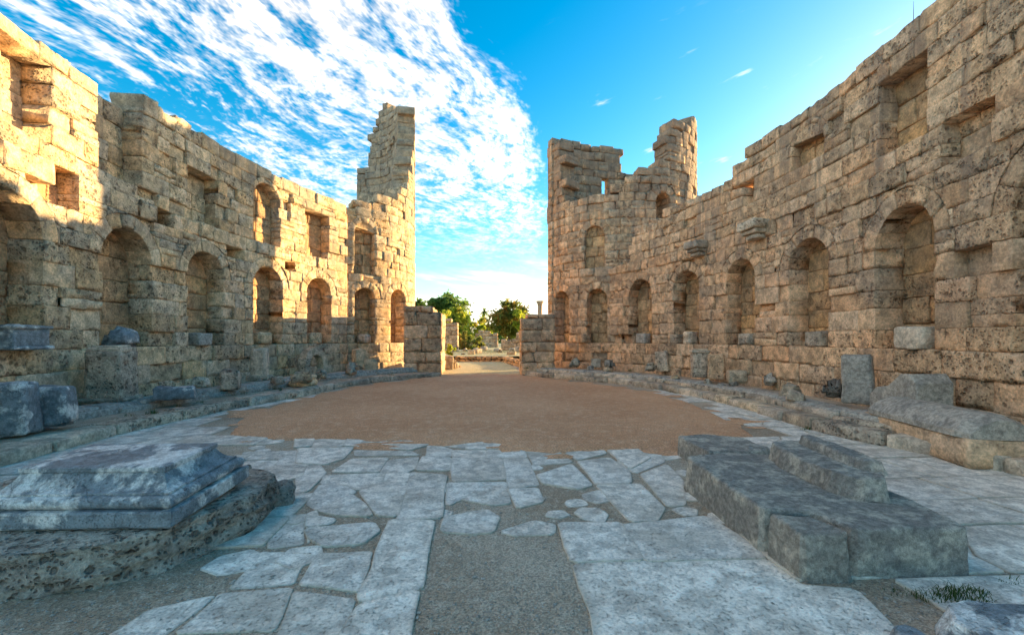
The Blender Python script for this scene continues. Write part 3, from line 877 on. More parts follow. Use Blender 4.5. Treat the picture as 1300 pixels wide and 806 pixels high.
tr = thing('round_tower', 'broken round tower with open window and lone pinnacle, shaded, right of gate', 'tower', (TCX, TCY, 0), 'round gate towers')
Lp = []
for px, py in [(693.4, 180), (700, 178), (706, 184), (712, 190), (716, 246), (724, 257), (745, 250), (774, 246), (782, 236), (793, 233), (795, 217), (838, 217), (842, 200), (848, 190), (853, 172), (858, 162), (868, 156), (876, 150), (884, 154), (887, 160)]:
    q, t = TW_R.at_px(px)
    if q is not None: Lp.append((q, EYE + (HY - py) * t / FPX))
Lp.sort(); B_ = np.array(Lp)
topTR = lambda s: np.interp(s, B_[:, 0], B_[:, 1])
nTR = niche_px(TW_R, [(745, 771), (704, 722)], hw_min=.45)
qa, ta = TW_R.at_px(741); qb, tb = TW_R.at_px(768)
nTR.append(((qa + qb) / 2, .5, 5.02, 6.52, .22, .3, False))
qa, ta = TW_R.at_px(833); qb, tb = TW_R.at_px(852)
ztopw = EYE + (HY - 246) * ta / FPX
nTR.append(((qa + qb) / 2, abs(qb - qa) / 2, 7.40, ztopw - abs(qb - qa) / 2, .5, .42, True))
qs, _ = TW_R.at_px(806)
bt = masonry(TW_R, 0, TW_R.L, 0, topTR, nTR, [], thick=.95, double=True, step=.13, courses=COT[:], lens=(.4, .9), skip=lambda s, z: s > qs and z < 5.0)
# straight inner cross wall behind, with the little window; plan laid to shade the left wall
tt = np.linspace(0, 1, 60)
CX = Curve(np.stack([TRX - 3.92 + 8.4 * tt, TCY - 1.60 + 1.2 * tt + .45 * np.sin(tt * math.pi)], -1), 1)
Lp = []
for px, py in [(700, 186), (712, 177), (720, 177), (728, 181), (737, 184), (746, 186), (758, 186), (770, 185), (781, 184), (786, 186), (788, 222), (838, 222), (868, 222)]:  # lower right stretch is unseen, added to cast shade on the left wall
    q, t = CX.at_px(px)
    if q is not None: Lp.append((q, EYE + (HY - py) * t / FPX))
Lp.sort(); D_ = np.array(Lp)
topCX = lambda s: np.interp(s, D_[:, 0], D_[:, 1])
vx = []
qa, ta = CX.at_px(764); qb, tb = CX.at_px(773)
vx.append((qa, qb, EYE + (HY - 247) * ta / FPX, EYE + (HY - 226) * ta / FPX))
zl, zh = vx[0][2], vx[0][3]; nz_ = int(round(zl / .42))
bt += masonry(CX, 0, CX.L, 0, topCX, [], [], vx, thick=.5, double=True, step=.2, lens=(.45, .9), plinth=False, courses=[zl * k / nz_ for k in range(nz_ + 1)] + [(zl + zh) / 2, zh])
build_masonry(tr, bt, [LIME_B, LIME_B, LIME_N])
core_wall(tr, TW_R, 0.1, qs, topTR, -.80, -.88, drop=.9)

# ================================================================== gate piers
def pier(label, u0, u1, v0, v1, ztop, broken, mat):
    root = thing('gate_pier', label, 'gate pier', ((u0 + u1) / 2, (v0 + v1) / 2, 0), 'gate jambs')
    z = .0; zs = []
    while z < ztop - .1:
        h = random.uniform(.42, .6); zs.append((z, min(h, ztop - z))); z += h
    for i, (z, h) in enumerate(zs):
        a, b = u0, u1
        if z > broken[1]: a, b = broken[2], broken[3]
        for vv0, vv1 in ((v0, (v0 + v1) / 2 + random.uniform(-.2, .2)),):
            for (y0, y1) in ((v0, vv1), (vv1, v1)):
                m = a + (b - a) * random.uniform(.35, .65)
                for (x0, x1) in ((a, m), (m, b)):
                    d = (x1 - x0 - .012, h - .012, y1 - y0 - .012)
                    V, Q = stone(d, box_map(((x0 + x1) / 2, (y0 + y1) / 2, z + .006), 0, d), random.uniform(.015, .04), .035, 3, .12)
                    part('stone_block', V, Q, mat, root, random.random())
pier('squat grey stone gate jamb with broken top against the sunlit tower', -3.38, -1.78, 19.5, 22.1, 3.05, (0, 2.25, -3.38, -2.15), LIME_B)
pier('squat grey stone gate jamb standing before the shaded tower', 1.78, 3.30, 19.5, 20.5, 2.72, (0, 2.3, 2.05, 3.3), LIME_B)

# ================================================================== kerb steps
def kerb(label, curve, spec, mat, loc, upper):
    root = thing('stone_step', label, 'step', loc, 'steps along the court walls')
    n = 0
    for o0, dep, z0, z1, lens, rr, mt in spec:
        s_ = .0
        while s_ < curve.L - .2:
            ln = random.uniform(*lens)
            if curve.L - s_ - ln < .4: ln = curve.L - s_
            if random.random() > .05 or z0 < .05:
                oo = o0 + random.uniform(-.04, .04); hh = z1 - z0 + random.uniform(-.03, .015)
                d = (ln - .015, hh, dep * random.uniform(.92, 1.05))
                def mk(p, s_=s_, oo=oo, z0=z0, tl=random.uniform(-.02, .02), ln=ln):
                    return curve.P(s_ + p[:, 0], z0 + p[:, 1] + tl * (p[:, 0] / ln - .5), oo - p[:, 2])
                V, Q = stone(d, mk, rr, .018, 3.5, .13)
                part('kerb_stone', V, Q, mt, root, random.random())
            s_ += ln
kerb('low worn stone steps curving below the partly sunlit left wall', KL,
     [(0.0, .55, -.05, .19, (.8, 1.5), .03, LIME_G), (-1.05, .22, .10, .29, (.7, 1.4), .03, MARB_L), (-1.16, .55, .12, .37, (.7, 1.3), .05, MARB_L)], LIME_G, (-6, 11, 0), None)
kerb('low worn stone steps curving below the shaded right wall', KR,
     [(0.0, .5, -.05, .19, (.8, 1.5), .03, LIME_G), (-.42, .2, .10, .29, (.7, 1.4), .03, LIME_G), (-.52, .5, .12, .35, (.7, 1.3), .05, MARB_L)], LIME_G, (6.5, 11, 0), None)

# ================================================================== loose stones, pedestals, fragments
def block(name, label, cat, loc, dims, mat, rz=0., r=.03, amp=.02, tilt=(0, 0), taper=0., group=None, step=.08, freq=4., chip=1.2, extra=None):
    d = dims
    V, Q = stone(d, box_map(loc, rz, d, tilt, taper), r, amp, freq, step, chip=chip)
    if extra is None:
        o = part(name, V, Q, mat, None, random.random(), origin=loc)
        return put_props(o, label, cat, group)
    root = thing(name, label, cat, loc, group)
    part('shaft', V, Q, mat, root, random.random())
    for (nm, dz, dd) in extra:
        V, Q = stone(dd, box_map((loc[0], loc[1], loc[2] + dz), rz, dd, tilt), .02, .01, freq, step)
        part(nm, V, Q, mat, root, random.random())
    return root
def rock(name, label, loc, dims, mat, seed, rz=0., group=None, cat='rock'):
    return block(name, label, cat, loc, dims, mat, rz, min(dims) * .28, min(dims) * .22, group=group, step=min(dims) / 6, freq=1.6 / min(dims) * .6, chip=1.6, taper=.25)
def wall_face(px, o, side):
    c = CW_L if side < 0 else CW_R
    q, t = c.at_px(px); p = c.P(np.array([q]), 0., o)[0]; n = np.interp(q, c.s, c.n[:, 0]), np.interp(q, c.s, c.n[:, 1])
    return p, math.atan2(n[1], n[0]) + math.pi / 2

# blocks standing in the niches
for px, wd, h, side, mat, lab in [
    (1157, .72, .42, 1, LIME_G, 'large pale stone block in the nearest niche of the shaded wall'),
    (1034, .58, .38, 1, LIME_G, 'pale squared block in the second nearest niche of the shaded wall'),
    (946, .52, .36, 1, LIME_G, 'pale squared block in the third nearest niche of the shaded wall'),
    (873, .42, .46, 1, LIME_G, 'upright chipped block in the fourth niche of the shaded wall'),
    (856, .40, .36, 1, LIME_G, 'small block at the edge of the fourth niche of the shaded wall'),
    (814, .55, .42, 1, MARB_L, 'pale carved block in the fifth niche of the shaded wall'),
    (336, .62, .42, -1, LIME, 'sunlit squared block in the first sunny niche of the left wall'),
    (362, .45, .36, -1, LIME, 'small sunlit block on the ledge between two sunny niches'),
    (401, .62, .44, -1, LIME, 'sunlit squared block in the second sunny niche of the left wall'),
    (259, .55, .36, -1, MARB_L, 'small grey block in the shaded niche of the left wall'),
]:
    p, rz = wall_face(px, -.14, side)
    block('niche_block', lab, 'stone block', (p[0], p[1], 1.425), (wd, h, .42), mat, rz, .04, .02, group='blocks standing in the niches')
p, rz = wall_face(158, -.05, -1)
rock('marble_fragment', 'broken grey marble fragment lying in a shaded left niche', (p[0], p[1], 1.40), (.85, .42, .5), MARB, 3, rz + .15, cat='fragment')
p, rz = wall_face(463, -.1, -1)
q, t = TW_L.at_px(463); p = TW_L.P(np.array([q]), 0, -.1)[0]
block('niche_block', 'rounded grey block in the niche beside the gate tower', 'stone block', (p[0], p[1], 1.425), (.6, .4, .42), LIME_G, -.6, .08, .03, group='blocks standing in the niches')
q, t = TW_R.at_px(741); p = TW_R.P(np.array([q]), 0, -.05)[0]
block('niche_block', 'pale block beside the shaded tower niche nearest the gate', 'stone block', (p[0], p[1], 1.425), (.5, .42, .4), LIME_B, .5, .04, .02, group='blocks standing in the niches')
p, rz = wall_face(14, .12, -1)
block('marble_block', 'weathered blue-grey marble block on the ledge at the far left', 'stone block', (p[0], p[1], 1.43), (.75, .40, .4), MARB, rz, .03, .01, extra=[('cap', .36, (.82, .07, .48)), ('foot', -.0, (.82, .06, .48))])

# pedestals and leaning slabs on the steps
def on(x, y, z): return W(x, y, z)
PD = [
 ('pedestal', 'tall grey pedestal block standing on the steps below the shaded left wall', 'pedestal', on(142, 508, .34), (.66, 1.02, .60), LIME_G, .12, 0.02, (0, 0), [('cap', 1.0, (.62, .10, .52)), ('cap', 1.09, (.48, .05, .4)), ('foot', -.02, (.8, .1, .7))]),
 ('pilaster_stump', 'grey fluted pilaster stump at the edge of the left wall shadow', 'pilaster', on(330, 482, .34), (.42, .98, .4), LIME_G, .15, .0, (0, 0), [('foot', -.01, (.6, .16, .56))]),
 ('leaning_slab', 'pale upright marble slab leaning on the right wall beside a dark rock', 'slab', on(1090, 512, .33), (.52, .98, .18), MARB_L, -1.0, .05, (0, .10), None),
 ('pedestal', 'square grey pedestal with a stepped cap below the shaded right wall', 'pedestal', on(888, 479, .33), (.50, .84, .48), LIME_G, -.25, .0, (0, 0), [('cap', .82, (.56, .09, .54)), ('cap', .90, (.44, .06, .42))]),
 ('leaning_slab', 'brown stone slab standing right beside the square pedestal', 'slab', on(909, 481, .33), (.48, .80, .26), LIME_B, -.5, .04, (0, .04), None),
 ('leaning_slab', 'rough grey upright stone left of the square pedestal', 'slab', on(842, 471, .33), (.50, .78, .3), LIME_G, -.75, .1, (.08, .05), None),
]
for nm, lab, cat, loc, d, mat, rz, tp, tilt, ex in PD:
    block(nm, lab, cat, tuple(loc), d, mat, rz, .03, .02, tilt, tp, extra=ex)
for x, y, d, m_, rz, lab in [(222, 506, (.75, .26, .5), MARB, .5, 'moulded blue-grey block on the steps below the second left niche'), (292, 494, (.4, .5, .35), LIME_G, .3, 'squat upright stone left of the pilaster stump'),
                        (471, 470, (.55, .45, .4), LIME, .2, 'sunlit squared block on the steps just left of the gate jamb'), (757, 466, (.45, .38, .4), LIME_G, -.4, 'squared block on the steps under the shaded tower niche'),
                        (935, 486, (.5, .36, .4), LIME_G, -.3, 'squared low block on the steps right of the pedestal pair'), (1135, 522, (.45, .34, .3), LIME_G, -.6, 'low broken block right of the leaning marble slab')]:
    block('step_block', lab, 'stone block', tuple(on(x, y, .33)), d, m_, rz, .03, .025, chip=2., taper=.06)
# loose dark rocks on the right steps
for x, y, s_, lab in [(977, 488, .42, 'dark rock on the steps between the middle niches of the shaded wall'), (1059, 505, .50, 'dark rock on the steps left of the leaning marble slab'),
                      (730, 466, .5, 'dark rock on the steps nearest the right gate jamb'), (774, 468, .5, 'dark rock on the steps below the second tower niche'), (826, 472, .5, 'small dark rock left of the rough upright stone')]:
    p = on(x, y, .33); rock('loose_rock', lab, tuple(p), (s_, s_ * .72, s_ * .8), ROCK, x, random.random() * 3, 'loose rocks on the right steps')
for x, y, s_, lab in [(254, 492, .42, 'dark broken stone on the steps below the second shaded left niche'), (383, 486, .62, 'pale broken stone heap in the sun below the left wall'),
                      (352, 487, .38, 'small rubble stone beside the pilaster stump'), (447, 470, .5, 'small stone on the sunlit steps near the left gate jamb'), (408, 478, .4, 'flat sunlit stone between the fragments')]:
    p = on(x, y, .33); rock('rubble_stone', lab, tuple(p), (s_, s_ * .6, s_ * .8), LIME_G if x != 383 else LIME, x, random.random() * 3, 'stones on the left steps')

for side, curve, lab, off in ((-1, KL, 'one of the small weathered stones scattered on the steps below the left wall', (-.5, -2.0)), (1, KR, 'one of the small weathered stones scattered on the steps below the right wall', (-.35, -1.2))):
    for k in range(12):
        q = random.uniform(3.0, curve.L - .6); p = curve.P(np.array([q]), .17, random.uniform(*off))[0]; s_ = random.uniform(.14, .34)
        p[2] = .18 if random.random() < .3 else .30
        block('scattered_stone', lab, 'stone', tuple(p), (s_ * random.uniform(.9, 1.7), s_ * random.uniform(.5, 1.0), s_), random.choice((LIME_G, LIME, ROCK)), random.random() * 3, .03, .04, group='scattered stones below the %s wall' % ('left' if side < 0 else 'right'), taper=.2, chip=2, tilt=(random.uniform(-.2, .2), random.uniform(-.2, .2)))
def ring_mesh(rings):
    """rings: list of (n,3) arrays -> closed tube with caps"""
    n = len(rings[0]); V = np.concatenate(rings); Q = []
    for k in range(len(rings) - 1):
        for i in range(n): j = (i + 1) % n; Q.append([k * n + i, k * n + j, (k + 1) * n + j, (k + 1) * n + i])
    Q.append([i for i in range(n)][::-1]); Q.append([(len(rings) - 1) * n + i for i in range(n)])
    return V, Q
def lathe(prof, n=24): return ring_mesh([np.column_stack([r * np.cos(np.linspace(0, 2 * np.pi, n, False)), r * np.sin(np.linspace(0, 2 * np.pi, n, False)), np.full(n, z)]) for r, z in prof])
# column base, sunlit, and carved niche-head fragment
p = on(385, 489, .19)
V, Q = lathe([(.36, 0), (.40, .05), (.40, .12), (.34, .16), (.33, .2), (.37, .24), (.36, .29), (.28, .31)])
V = V + .015 * fbm(V * 5, 2)[:, None]
put_props(part('column_base', V + p, Q, LIME, None, .3, origin=p), 'round moulded column base in the sun at the foot of the left wall', 'column base')
def extrude_outline(P2, depth, loc, rz, tilt=0., n=1, amp=.012):
    """outline in (x,z), extruded in y, bevelled"""
    P2 = np.array(P2, float); I = inset_poly(P2, .02); c, s = math.cos(rz), math.sin(rz)
    def ring(Pq, y): return np.column_stack([Pq[:, 0], np.full(len(Pq), y), Pq[:, 1]])
    V, Q = ring_mesh([ring(I, -depth / 2), ring(P2, -depth / 2 + .02), ring(P2, depth / 2 - .02), ring(I, depth / 2)])
    V = V + amp * np.column_stack([fbm(V * 4 + 3, 2), fbm(V * 4 + 9, 2), fbm(V * 4 + 22, 2)])
    V[:, 1] += V[:, 2] * tilt
    return np.column_stack([loc[0] + c * V[:, 0] - s * V[:, 1], loc[1] + s * V[:, 0] + c * V[:, 1], loc[2] + V[:, 2]]), Q
th = np.linspace(0, np.pi, 14)
p, rz = wall_face(378, .75, -1)
P2 = [(.62 * math.cos(a), .35 + .62 * math.sin(a)) for a in th] + [(-.62, 0), (-.36, 0)] + [(.36 * math.cos(a), .30 + .36 * math.sin(a)) for a in th[::-1]] + [(.36, 0), (.62, 0)]
V, Q = extrude_outline(P2, .34, (p[0], p[1], .33), rz, .05)
put_props(part('arch_fragment', V, Q, LIME_G, None, .4, smooth=False, origin=(p[0], p[1], .33)), 'carved arch-shaped stone fragment set on the steps under the sunny niches', 'fragment')
p, rz = wall_face(436, 1.0, -1)
V, Q = extrude_outline([(-.32, 0), (.32, 0), (.33, .55), (.20, .78), (-.05, .86), (-.30, .80)], .4, (p[0], p[1], .33), rz - .3)
put_props(part('carved_block', V, Q, LIME, None, .3, smooth=False, origin=(p[0], p[1], .33)), 'sunlit round-topped carved block on the steps near the gate', 'stone block')

# blue-grey marble blocks, far left
for (x, y, z, d, rz, lab, tp) in [(52, 540, .25, (.80, .62, .35), .25, 'broken blue-grey marble slab leaning at the far left, its top edge ragged', .03), (6, 552, .2, (.70, .78, .45), .3, 'rounded blue-grey marble block cut by the left edge', .10),
                             (22, 558, .04, (.95, .14, .5), .15, 'low rounded marble kerb block at the left edge', .1)]:
    p = on(x, y, z); block('marble_block', lab, 'stone block', tuple(p), d, MARB, rz, .05, .025, group='marble blocks at the far left', taper=tp, chip=2.0)
p = on(30, 503, .3); block('moulded_block', 'pale moulded marble block behind the blue marble blocks', 'stone block', tuple(p), (1.7, .2, .5), MARB_L, .55, .05, .02)

# right: carved seat-like block, long ridged sarcophagus lid and flat stones
p, rz = wall_face(1213, .72, 1)
V, Q = extrude_outline([(-.55, 0), (.55, 0), (.55, .72), (.42, .86), (.22, .84), (-.10, .60), (-.38, .56), (-.55, .42)], .55, (p[0], p[1], .2), rz, 0.0, amp=.02)
put_props(part('carved_block', V, Q, MARB_L, None, .35, smooth=False, origin=(p[0], p[1], .2)), 'broken marble block with a high raised end against the right wall', 'stone block')
root_p, rz = wall_face(1300, 1.05, 1)
root = thing('sarcophagus_lid', 'long ridged marble lid lying on a beige stone at the right edge', 'stone lid', (root_p[0], root_p[1], 0))
d = (2.2, .36, .8); V, Q = stone(d, box_map((root_p[0], root_p[1], .0), rz, d), .03, .02, 3, .12); part('base_stone', V, Q, LIME_B, root, .6)
prof = [(-.42, 0), (.42, 0), (.42, .08), (.30, .20), (.10, .29), (-.10, .29), (-.30, .20), (-.42, .08)]
rings = []
for k in np.linspace(-1.05, 1.05, 14):
    f = 1.0 if abs(k) < .95 else .82
    rings.append(np.array([[k, y * f, z * f] for y, z in prof]))
V, Q = ring_mesh(rings); V = V + .006 * np.column_stack([fbm(V * 4, 2), fbm(V * 4 + 7, 2), fbm(V * 4 + 15, 2)])
c, s = math.cos(rz), math.sin(rz)
V = np.column_stack([root_p[0] + c * V[:, 0] - s * V[:, 1], root_p[1] + s * V[:, 0] + c * V[:, 1], .37 + V[:, 2]])
part('lid', V, Q, MARB_L, root, .1, smooth=False)
for x, y, d, lab in [(1180, 566, (.62, .16, .4), 'flat dark stone on the paving before the right steps'), (1165, 550, (.45, .13, .35), 'small flat stone behind the flat dark stone')]:
    p = on(x, y, 0); block('flat_stone', lab, 'stone', tuple(p), d, LIME_G, -.3, .05, .03, chip=2)

# consoles jutting from the right wall
def console(px, py, wd, lab):
    q, t = CW_R.at_px(px); z = EYE + (HY - py) * t / FPX
    p = CW_R.P(np.array([q]), z, 0.)[0]; n = np.array([np.interp(q, CW_R.s, CW_R.n[:, 0]), np.interp(q, CW_R.s, CW_R.n[:, 1])])
    rz = math.atan2(n[1], n[0]) + math.pi / 2
    root = thing('console', lab, 'console', tuple(p), 'stone consoles')
    z0 = z
    for i, (k, h, pr, nm) in enumerate(((.66, .14, .30, 'foot'), (.82, .13, .40, 'moulding'), (1., .26, .50, 'top_block'))):
        d = (wd * k, h - .004, pr + .3); cpos = p[:2] + n * (pr - (pr + .3) / 2)
        V, Q = stone(d, box_map((cpos[0], cpos[1], z0), rz, d), .03, .016, 4, .09); part(nm, V, Q, LIME_G, root, random.random()); z0 += h
console(965, 304, .80, 'larger grey stone console jutting from the shaded wall')
console(890, 326, .68, 'smaller grey stone console jutting from the shaded wall nearer the gate')

# lightning rod on the right wall
q, t = CW_R.at_px(1121); p = CW_R.P(np.array([q]), 7.2, -.6)[0]
V, Q = lathe([(.035, 0), (.035, .25), (.008, .27), (.006, .9), (.002, 1.15)], 8)
put_props(part('thin_rod', V + p + np.array([0, 0, .15]), Q, STEEL, None, .5, origin=p), 'thin metal rod rising above the top of the right wall', 'rod')

# ================================================================== foreground: moulded base on a rough foundation (left)
def camxy(x, t): p = t * Fv + x * Rv; return p
def rect_ring(x0, x1, y0, y1, z, n=14):
    t = np.linspace(0, 1, n, False)
    return np.concatenate([np.column_stack([x0 + (x1 - x0) * t, np.full(n, y0)]), np.column_stack([np.full(n, x1), y0 + (y1 - y0) * t]), np.column_stack([x1 + (x0 - x1) * t, np.full(n, y1)]), np.column_stack([np.full(n, x0), y1 + (y0 - y1) * t])]), z
ob = np.array([*camxy(-2.36, 3.05), .305])
Wd, Dp = 1.40, .92
a0 = math.atan2(Rv[1], Rv[0]) + .01
def base_local(V):   # x to the left of the front right corner, y away from the camera
    V = V.copy(); V[:, 2] += V[:, 1] * .07 + .008 * V[:, 0]
    c, s = math.cos(a0), math.sin(a0)
    return np.column_stack([ob[0] + c * V[:, 0] - s * V[:, 1], ob[1] + s * V[:, 0] + c * V[:, 1], ob[2] + V[:, 2]])
root = thing('moulded_pedestal_base', 'large moulded blue-grey marble pedestal base with white worn patches, left foreground', 'pedestal base', (ob[0] - .6, ob[1] + .4, 0))
def profile_part(nm, prof, cap=False):
    rings = []
    for ins, z in prof:
        r2, _ = rect_ring(-Wd + ins, -ins, ins, Dp - ins, z); rings.append(np.column_stack([r2, np.full(len(r2), z)]))
    V, Q = ring_mesh(rings); V = V + .0035 * np.column_stack([fbm(V * 5, 3), fbm(V * 5 + 7, 3), fbm(V * 5 + 15, 3)]) * np.array([1, 1, .6])
    part(nm, base_local(V), Q, MARB, root, .35, smooth=False)
profile_part('plinth', [(.012, 0), (0, .015), (0, .105), (.008, .118)])
tor = [(.02 + .05 - .05 * math.sin(a), .118 + .045 * (1 - math.cos(a))) for a in np.linspace(0.0, math.pi, 9)]
profile_part('torus_moulding', tor)
profile_part('fillet', [(.075, .205), (.068, .21), (.068, .222), (.08, .226)])
cy = [(.085 + .10 * (k ** .6), .226 + .11 * k) for k in np.linspace(0, 1, 8)]
profile_part('cyma_moulding', cy)
profile_part('top_fillet', [(.175, .334), (.17, .338), (.17, .366), (.19, .374), (.25, .377), (.40, .379)])

for x, y, d, lab in [(353, 641, (.32, .19, .26), 'knobbly brown rock right of the pedestal base foundation'), (313, 606, (.15, .16, .14), 'small upright brown rock behind the foundation stone')]:
    p = on(x, y, -.02); rock('loose_rock', lab, tuple(p), d, ROCK, x, .4)

# ================================================================== foreground: dark slabs (right)
def cbox(name, label, x0, x1, t0, t1, z0, z1, mat, rot=0., r=.03, amp=.018, step=.06, tone=.4, chip=1.5, cat='stone slab', taper=0., tilt=(0, 0), freq=3., seed=None):
    c_ = camxy((x0 + x1) / 2, (t0 + t1) / 2); d = (x1 - x0, z1 - z0, t1 - t0)
    V, Q = stone(d, box_map((c_[0], c_[1], z0), a0 - .01 + rot, d, tilt, taper), r, amp, freq, step, chip=chip, seed=seed)
    return put_props(part(name, V, Q, mat, None, tone, origin=(c_[0], c_[1], z0)), label, cat)
def poly_block(name, label, P, z0, z1, mat, cat, tone=.4, amp=.02, slope=(0, 0), seed=4., levels=7, batter=.02, side=0.):
    """block with a polygon plan (camera-right, depth), straight rough sides and a worn top"""
    P = np.array(P, float)
    ar = (P[:, 0] * np.roll(P[:, 1], -1) - np.roll(P[:, 0], -1) * P[:, 1]).sum()
    if ar < 0: P = P[::-1]
    O = []
    for i in range(len(P)):
        a, b = P[i], P[(i + 1) % len(P)]; L_ = np.linalg.norm(b - a); n = max(2, int(L_ / .06)); k_ = min(.3, .032 / L_)
        t = np.linspace(k_, 1 - k_, n); O += [a + (b - a) * q for q in t]
    O = np.array(O); rings = []; h = z1 - z0
    for k in range(levels + 1): rings.append((inset_poly(O, batter * k / levels), z0 + (h - .02) * k / levels))
    rings += [(inset_poly(O, batter + .004), z1 - .008), (inset_poly(O, batter + .016), z1)]
    c = O.mean(0)
    R3 = [np.column_stack([q, np.full(len(q), z)]) for q, z in rings]
    V, Q = ring_mesh(R3)
    top = V[:, 2] > z1 - .02
    V[:, 2] += np.where(top, (V[:, 0] - c[0]) * slope[0] + (V[:, 1] - c[1]) * slope[1], 0)
    nz = np.column_stack([fbm(V * 5 + seed, 3), fbm(V * 5 + seed + 9, 3), fbm(V * 4 + seed + 20, 3) * .7])
    V = V + amp * nz
    if side:
        low = np.clip((z1 - .02 - V[:, 2]) / .06, 0, 1) * np.clip((V[:, 2] - z0 + .15) / .1, 0, 1)
        ly = fbm(np.column_stack([V[:, 0] * 6, V[:, 1] * 6, V[:, 2] * 26]) + seed, 4); dr = V[:, :2] - c; dr /= np.maximum(np.linalg.norm(dr, axis=1, keepdims=True), .1)
        V[:, :2] += dr * (side * ly * low)[:, None]
    Wp = V[:, :1] * Rv[None] + V[:, 1:2] * Fv[None]
    V = np.column_stack([Wp, V[:, 2]]); o0 = np.array([*(c[0] * Rv + c[1] * Fv), z0])
    o = part(name, V, Q, mat, None, tone, smooth=side > 0, origin=o0)
    return put_props(o, label, cat)
poly_block('foundation_stone', 'rough layered porous foundation stone under the moulded pedestal base', [(-4.7, 2.70), (-3.9, 2.78), (-3.2, 2.74), (-2.74, 2.84), (-2.44, 3.08), (-2.26, 3.5), (-2.16, 3.75), (-2.26, 4.25), (-2.5, 4.4), (-4.7, 4.45)], -.05, .30, ROCK, 'foundation stone', .35, .010, (.006, .03), 51., levels=14, batter=.0, side=.05)
poly_block('stone_slab', 'largest dark grey slab of the stack in the right foreground, carrying the broken fragment', [(1.86, 4.80), (1.88, 3.34), (2.24, 3.28), (2.32, 2.98), (3.16, 3.02), (3.24, 3.5), (3.22, 4.0), (3.0, 4.85), (2.4, 4.95)], -.03, .335, SLABD, 'stone slab', .35, .014, (.0, .012), 4.)
poly_block('stone_slab', 'smaller grey corner block set into the front of the largest dark slab', [(1.90, 3.33), (1.92, 2.93), (2.27, 2.93), (2.29, 3.0), (2.215, 3.255)], -.03, .315, SLABD, 'stone block', .75, .014, (.0, .0), 9.)
poly_block('broken_fragment', 'broken dark stone fragment with a raised rim lying on the largest slab', [(2.72, 4.72), (2.64, 4.25), (2.66, 3.70), (2.78, 3.50), (2.98, 3.46), (3.12, 3.62), (3.20, 4.0), (3.22, 4.55), (3.0, 4.85)], .335, .51, SLABD, 'stone fragment', .3, .028, (.05, .02), 14., batter=.05)
fr = poly_block('stone_rim', 'jagged upper ledge of the broken dark stone fragment', [(2.98, 4.62), (2.93, 4.1), (2.96, 3.74), (3.10, 3.62), (3.16, 3.8), (3.2, 4.3), (3.16, 4.7)], .50, .605, SLABD, 'stone fragment', .2, .02, (.03, .01), 24., batter=.03)
main = bpy.data.objects['broken_fragment']
fr.parent = main; fr.location = fr.location - main.location
for k in ('label', 'category'):
    if k in fr: del fr[k]
poly_block('stone_slab', 'flat dark slab lying behind the largest slab near the sand', [(2.30, 6.2), (2.36, 5.35), (3.0, 5.30), (3.26, 5.5), (3.2, 6.15), (2.8, 6.3)], -.02, .26, SLABD, 'stone slab', .5, .016, (0, 0), 31.)
# lower right corner rocks and grass
poly_block('marble_rock', 'ragged blue-grey marble rock at the lower right corner', [(2.24, 2.36), (2.34, 2.12), (3.2, 2.02), (3.3, 2.52), (2.8, 2.58), (2.42, 2.56)], -.05, .125, MARB, 'rock', .3, .03, (0, .02), 41., batter=.06)
poly_block('marble_rock', 'small ragged marble rock beside the lower right corner rock', [(2.02, 2.40), (2.04, 2.25), (2.22, 2.22), (2.23, 2.42), (2.12, 2.47)], -.05, .06, MARB, 'rock', .6, .02, (0, 0), 47., batter=.03)

def blades(name, label, cx, cy, rx, ry, n, h0, h1, mat, cat='grass', z=0., kind='stuff'):
    V, Q, T = [], [], []
    for k in range(n):
        a = random.random() * 6.28; rr = math.sqrt(random.random())
        x, y = cx + rx * rr * math.cos(a), cy + ry * rr * math.sin(a); h = random.uniform(h0, h1) * (1.1 - .6 * rr)
        th = random.random() * 6.28; lean = random.uniform(.2, 1.1) * h; wv = random.uniform(.002, .0045) * (h / .1) ** .5
        dx_, dy_ = math.cos(th), math.sin(th); px, py = -dy_ * wv, dx_ * wv; i = len(V)
        for f, ww in ((0, 1), (.4, .9), (.75, .6), (1, .05)):
            bx, by, bz = x + dx_ * lean * f * f, y + dy_ * lean * f * f, z + h * (f - .25 * f * f)
            V += [(bx - px * ww, by - py * ww, bz), (bx + px * ww, by + py * ww, bz)]
        for j in range(3): Q.append([i + 2 * j, i + 2 * j + 1, i + 2 * j + 3, i + 2 * j + 2])
        T += [random.random()] * 8
    return put_props(part(name, np.array(V), Q, mat, None, np.array(T), smooth=False), label, cat, kind=kind)
p = W(1212, 758)
blades('grass_tuft', 'green grass growing under the front edge of the largest dark slab', p[0], p[1], .26, .10, 420, .03, .11, GRASS)
for x, y, n in [(1290, 740, 60), (1140, 752, 40)]:
    p = W(x, y); blades('grass_tuft', 'thin scattered grass blades on the earth near the lower right rocks', p[0], p[1], .12, .06, n, .02, .06, GRASS)
for x, y, z in [(88, 553, .02), (193, 525, .20), (668, 468, .3), (800, 471, .34), (770, 470, .34)]:
    p = W(x, y, z); blades('weed', 'small green weeds sprouting from joints of the steps', p[0], p[1], .12, .1, 70, .05, .16, GRASS, 'weeds', z=z)
for curve, lab in ((KL, 'sparse weeds sprouting along the foot of the left steps'), (KR, 'sparse weeds sprouting along the foot of the right steps')):
    for k in range(9):
        q = random.uniform(2.5, curve.L - 1.0); oo = random.choice((.03, -.53, -.95)); pz = .0 if oo > 0 else .18
        p = curve.P(np.array([q]), pz, oo)[0]; blades('weed', lab, p[0], p[1], random.uniform(.05, .2), .05, random.randint(18, 60), .04, .15, random.choice((GRASS, DRY)), 'weeds', z=pz)
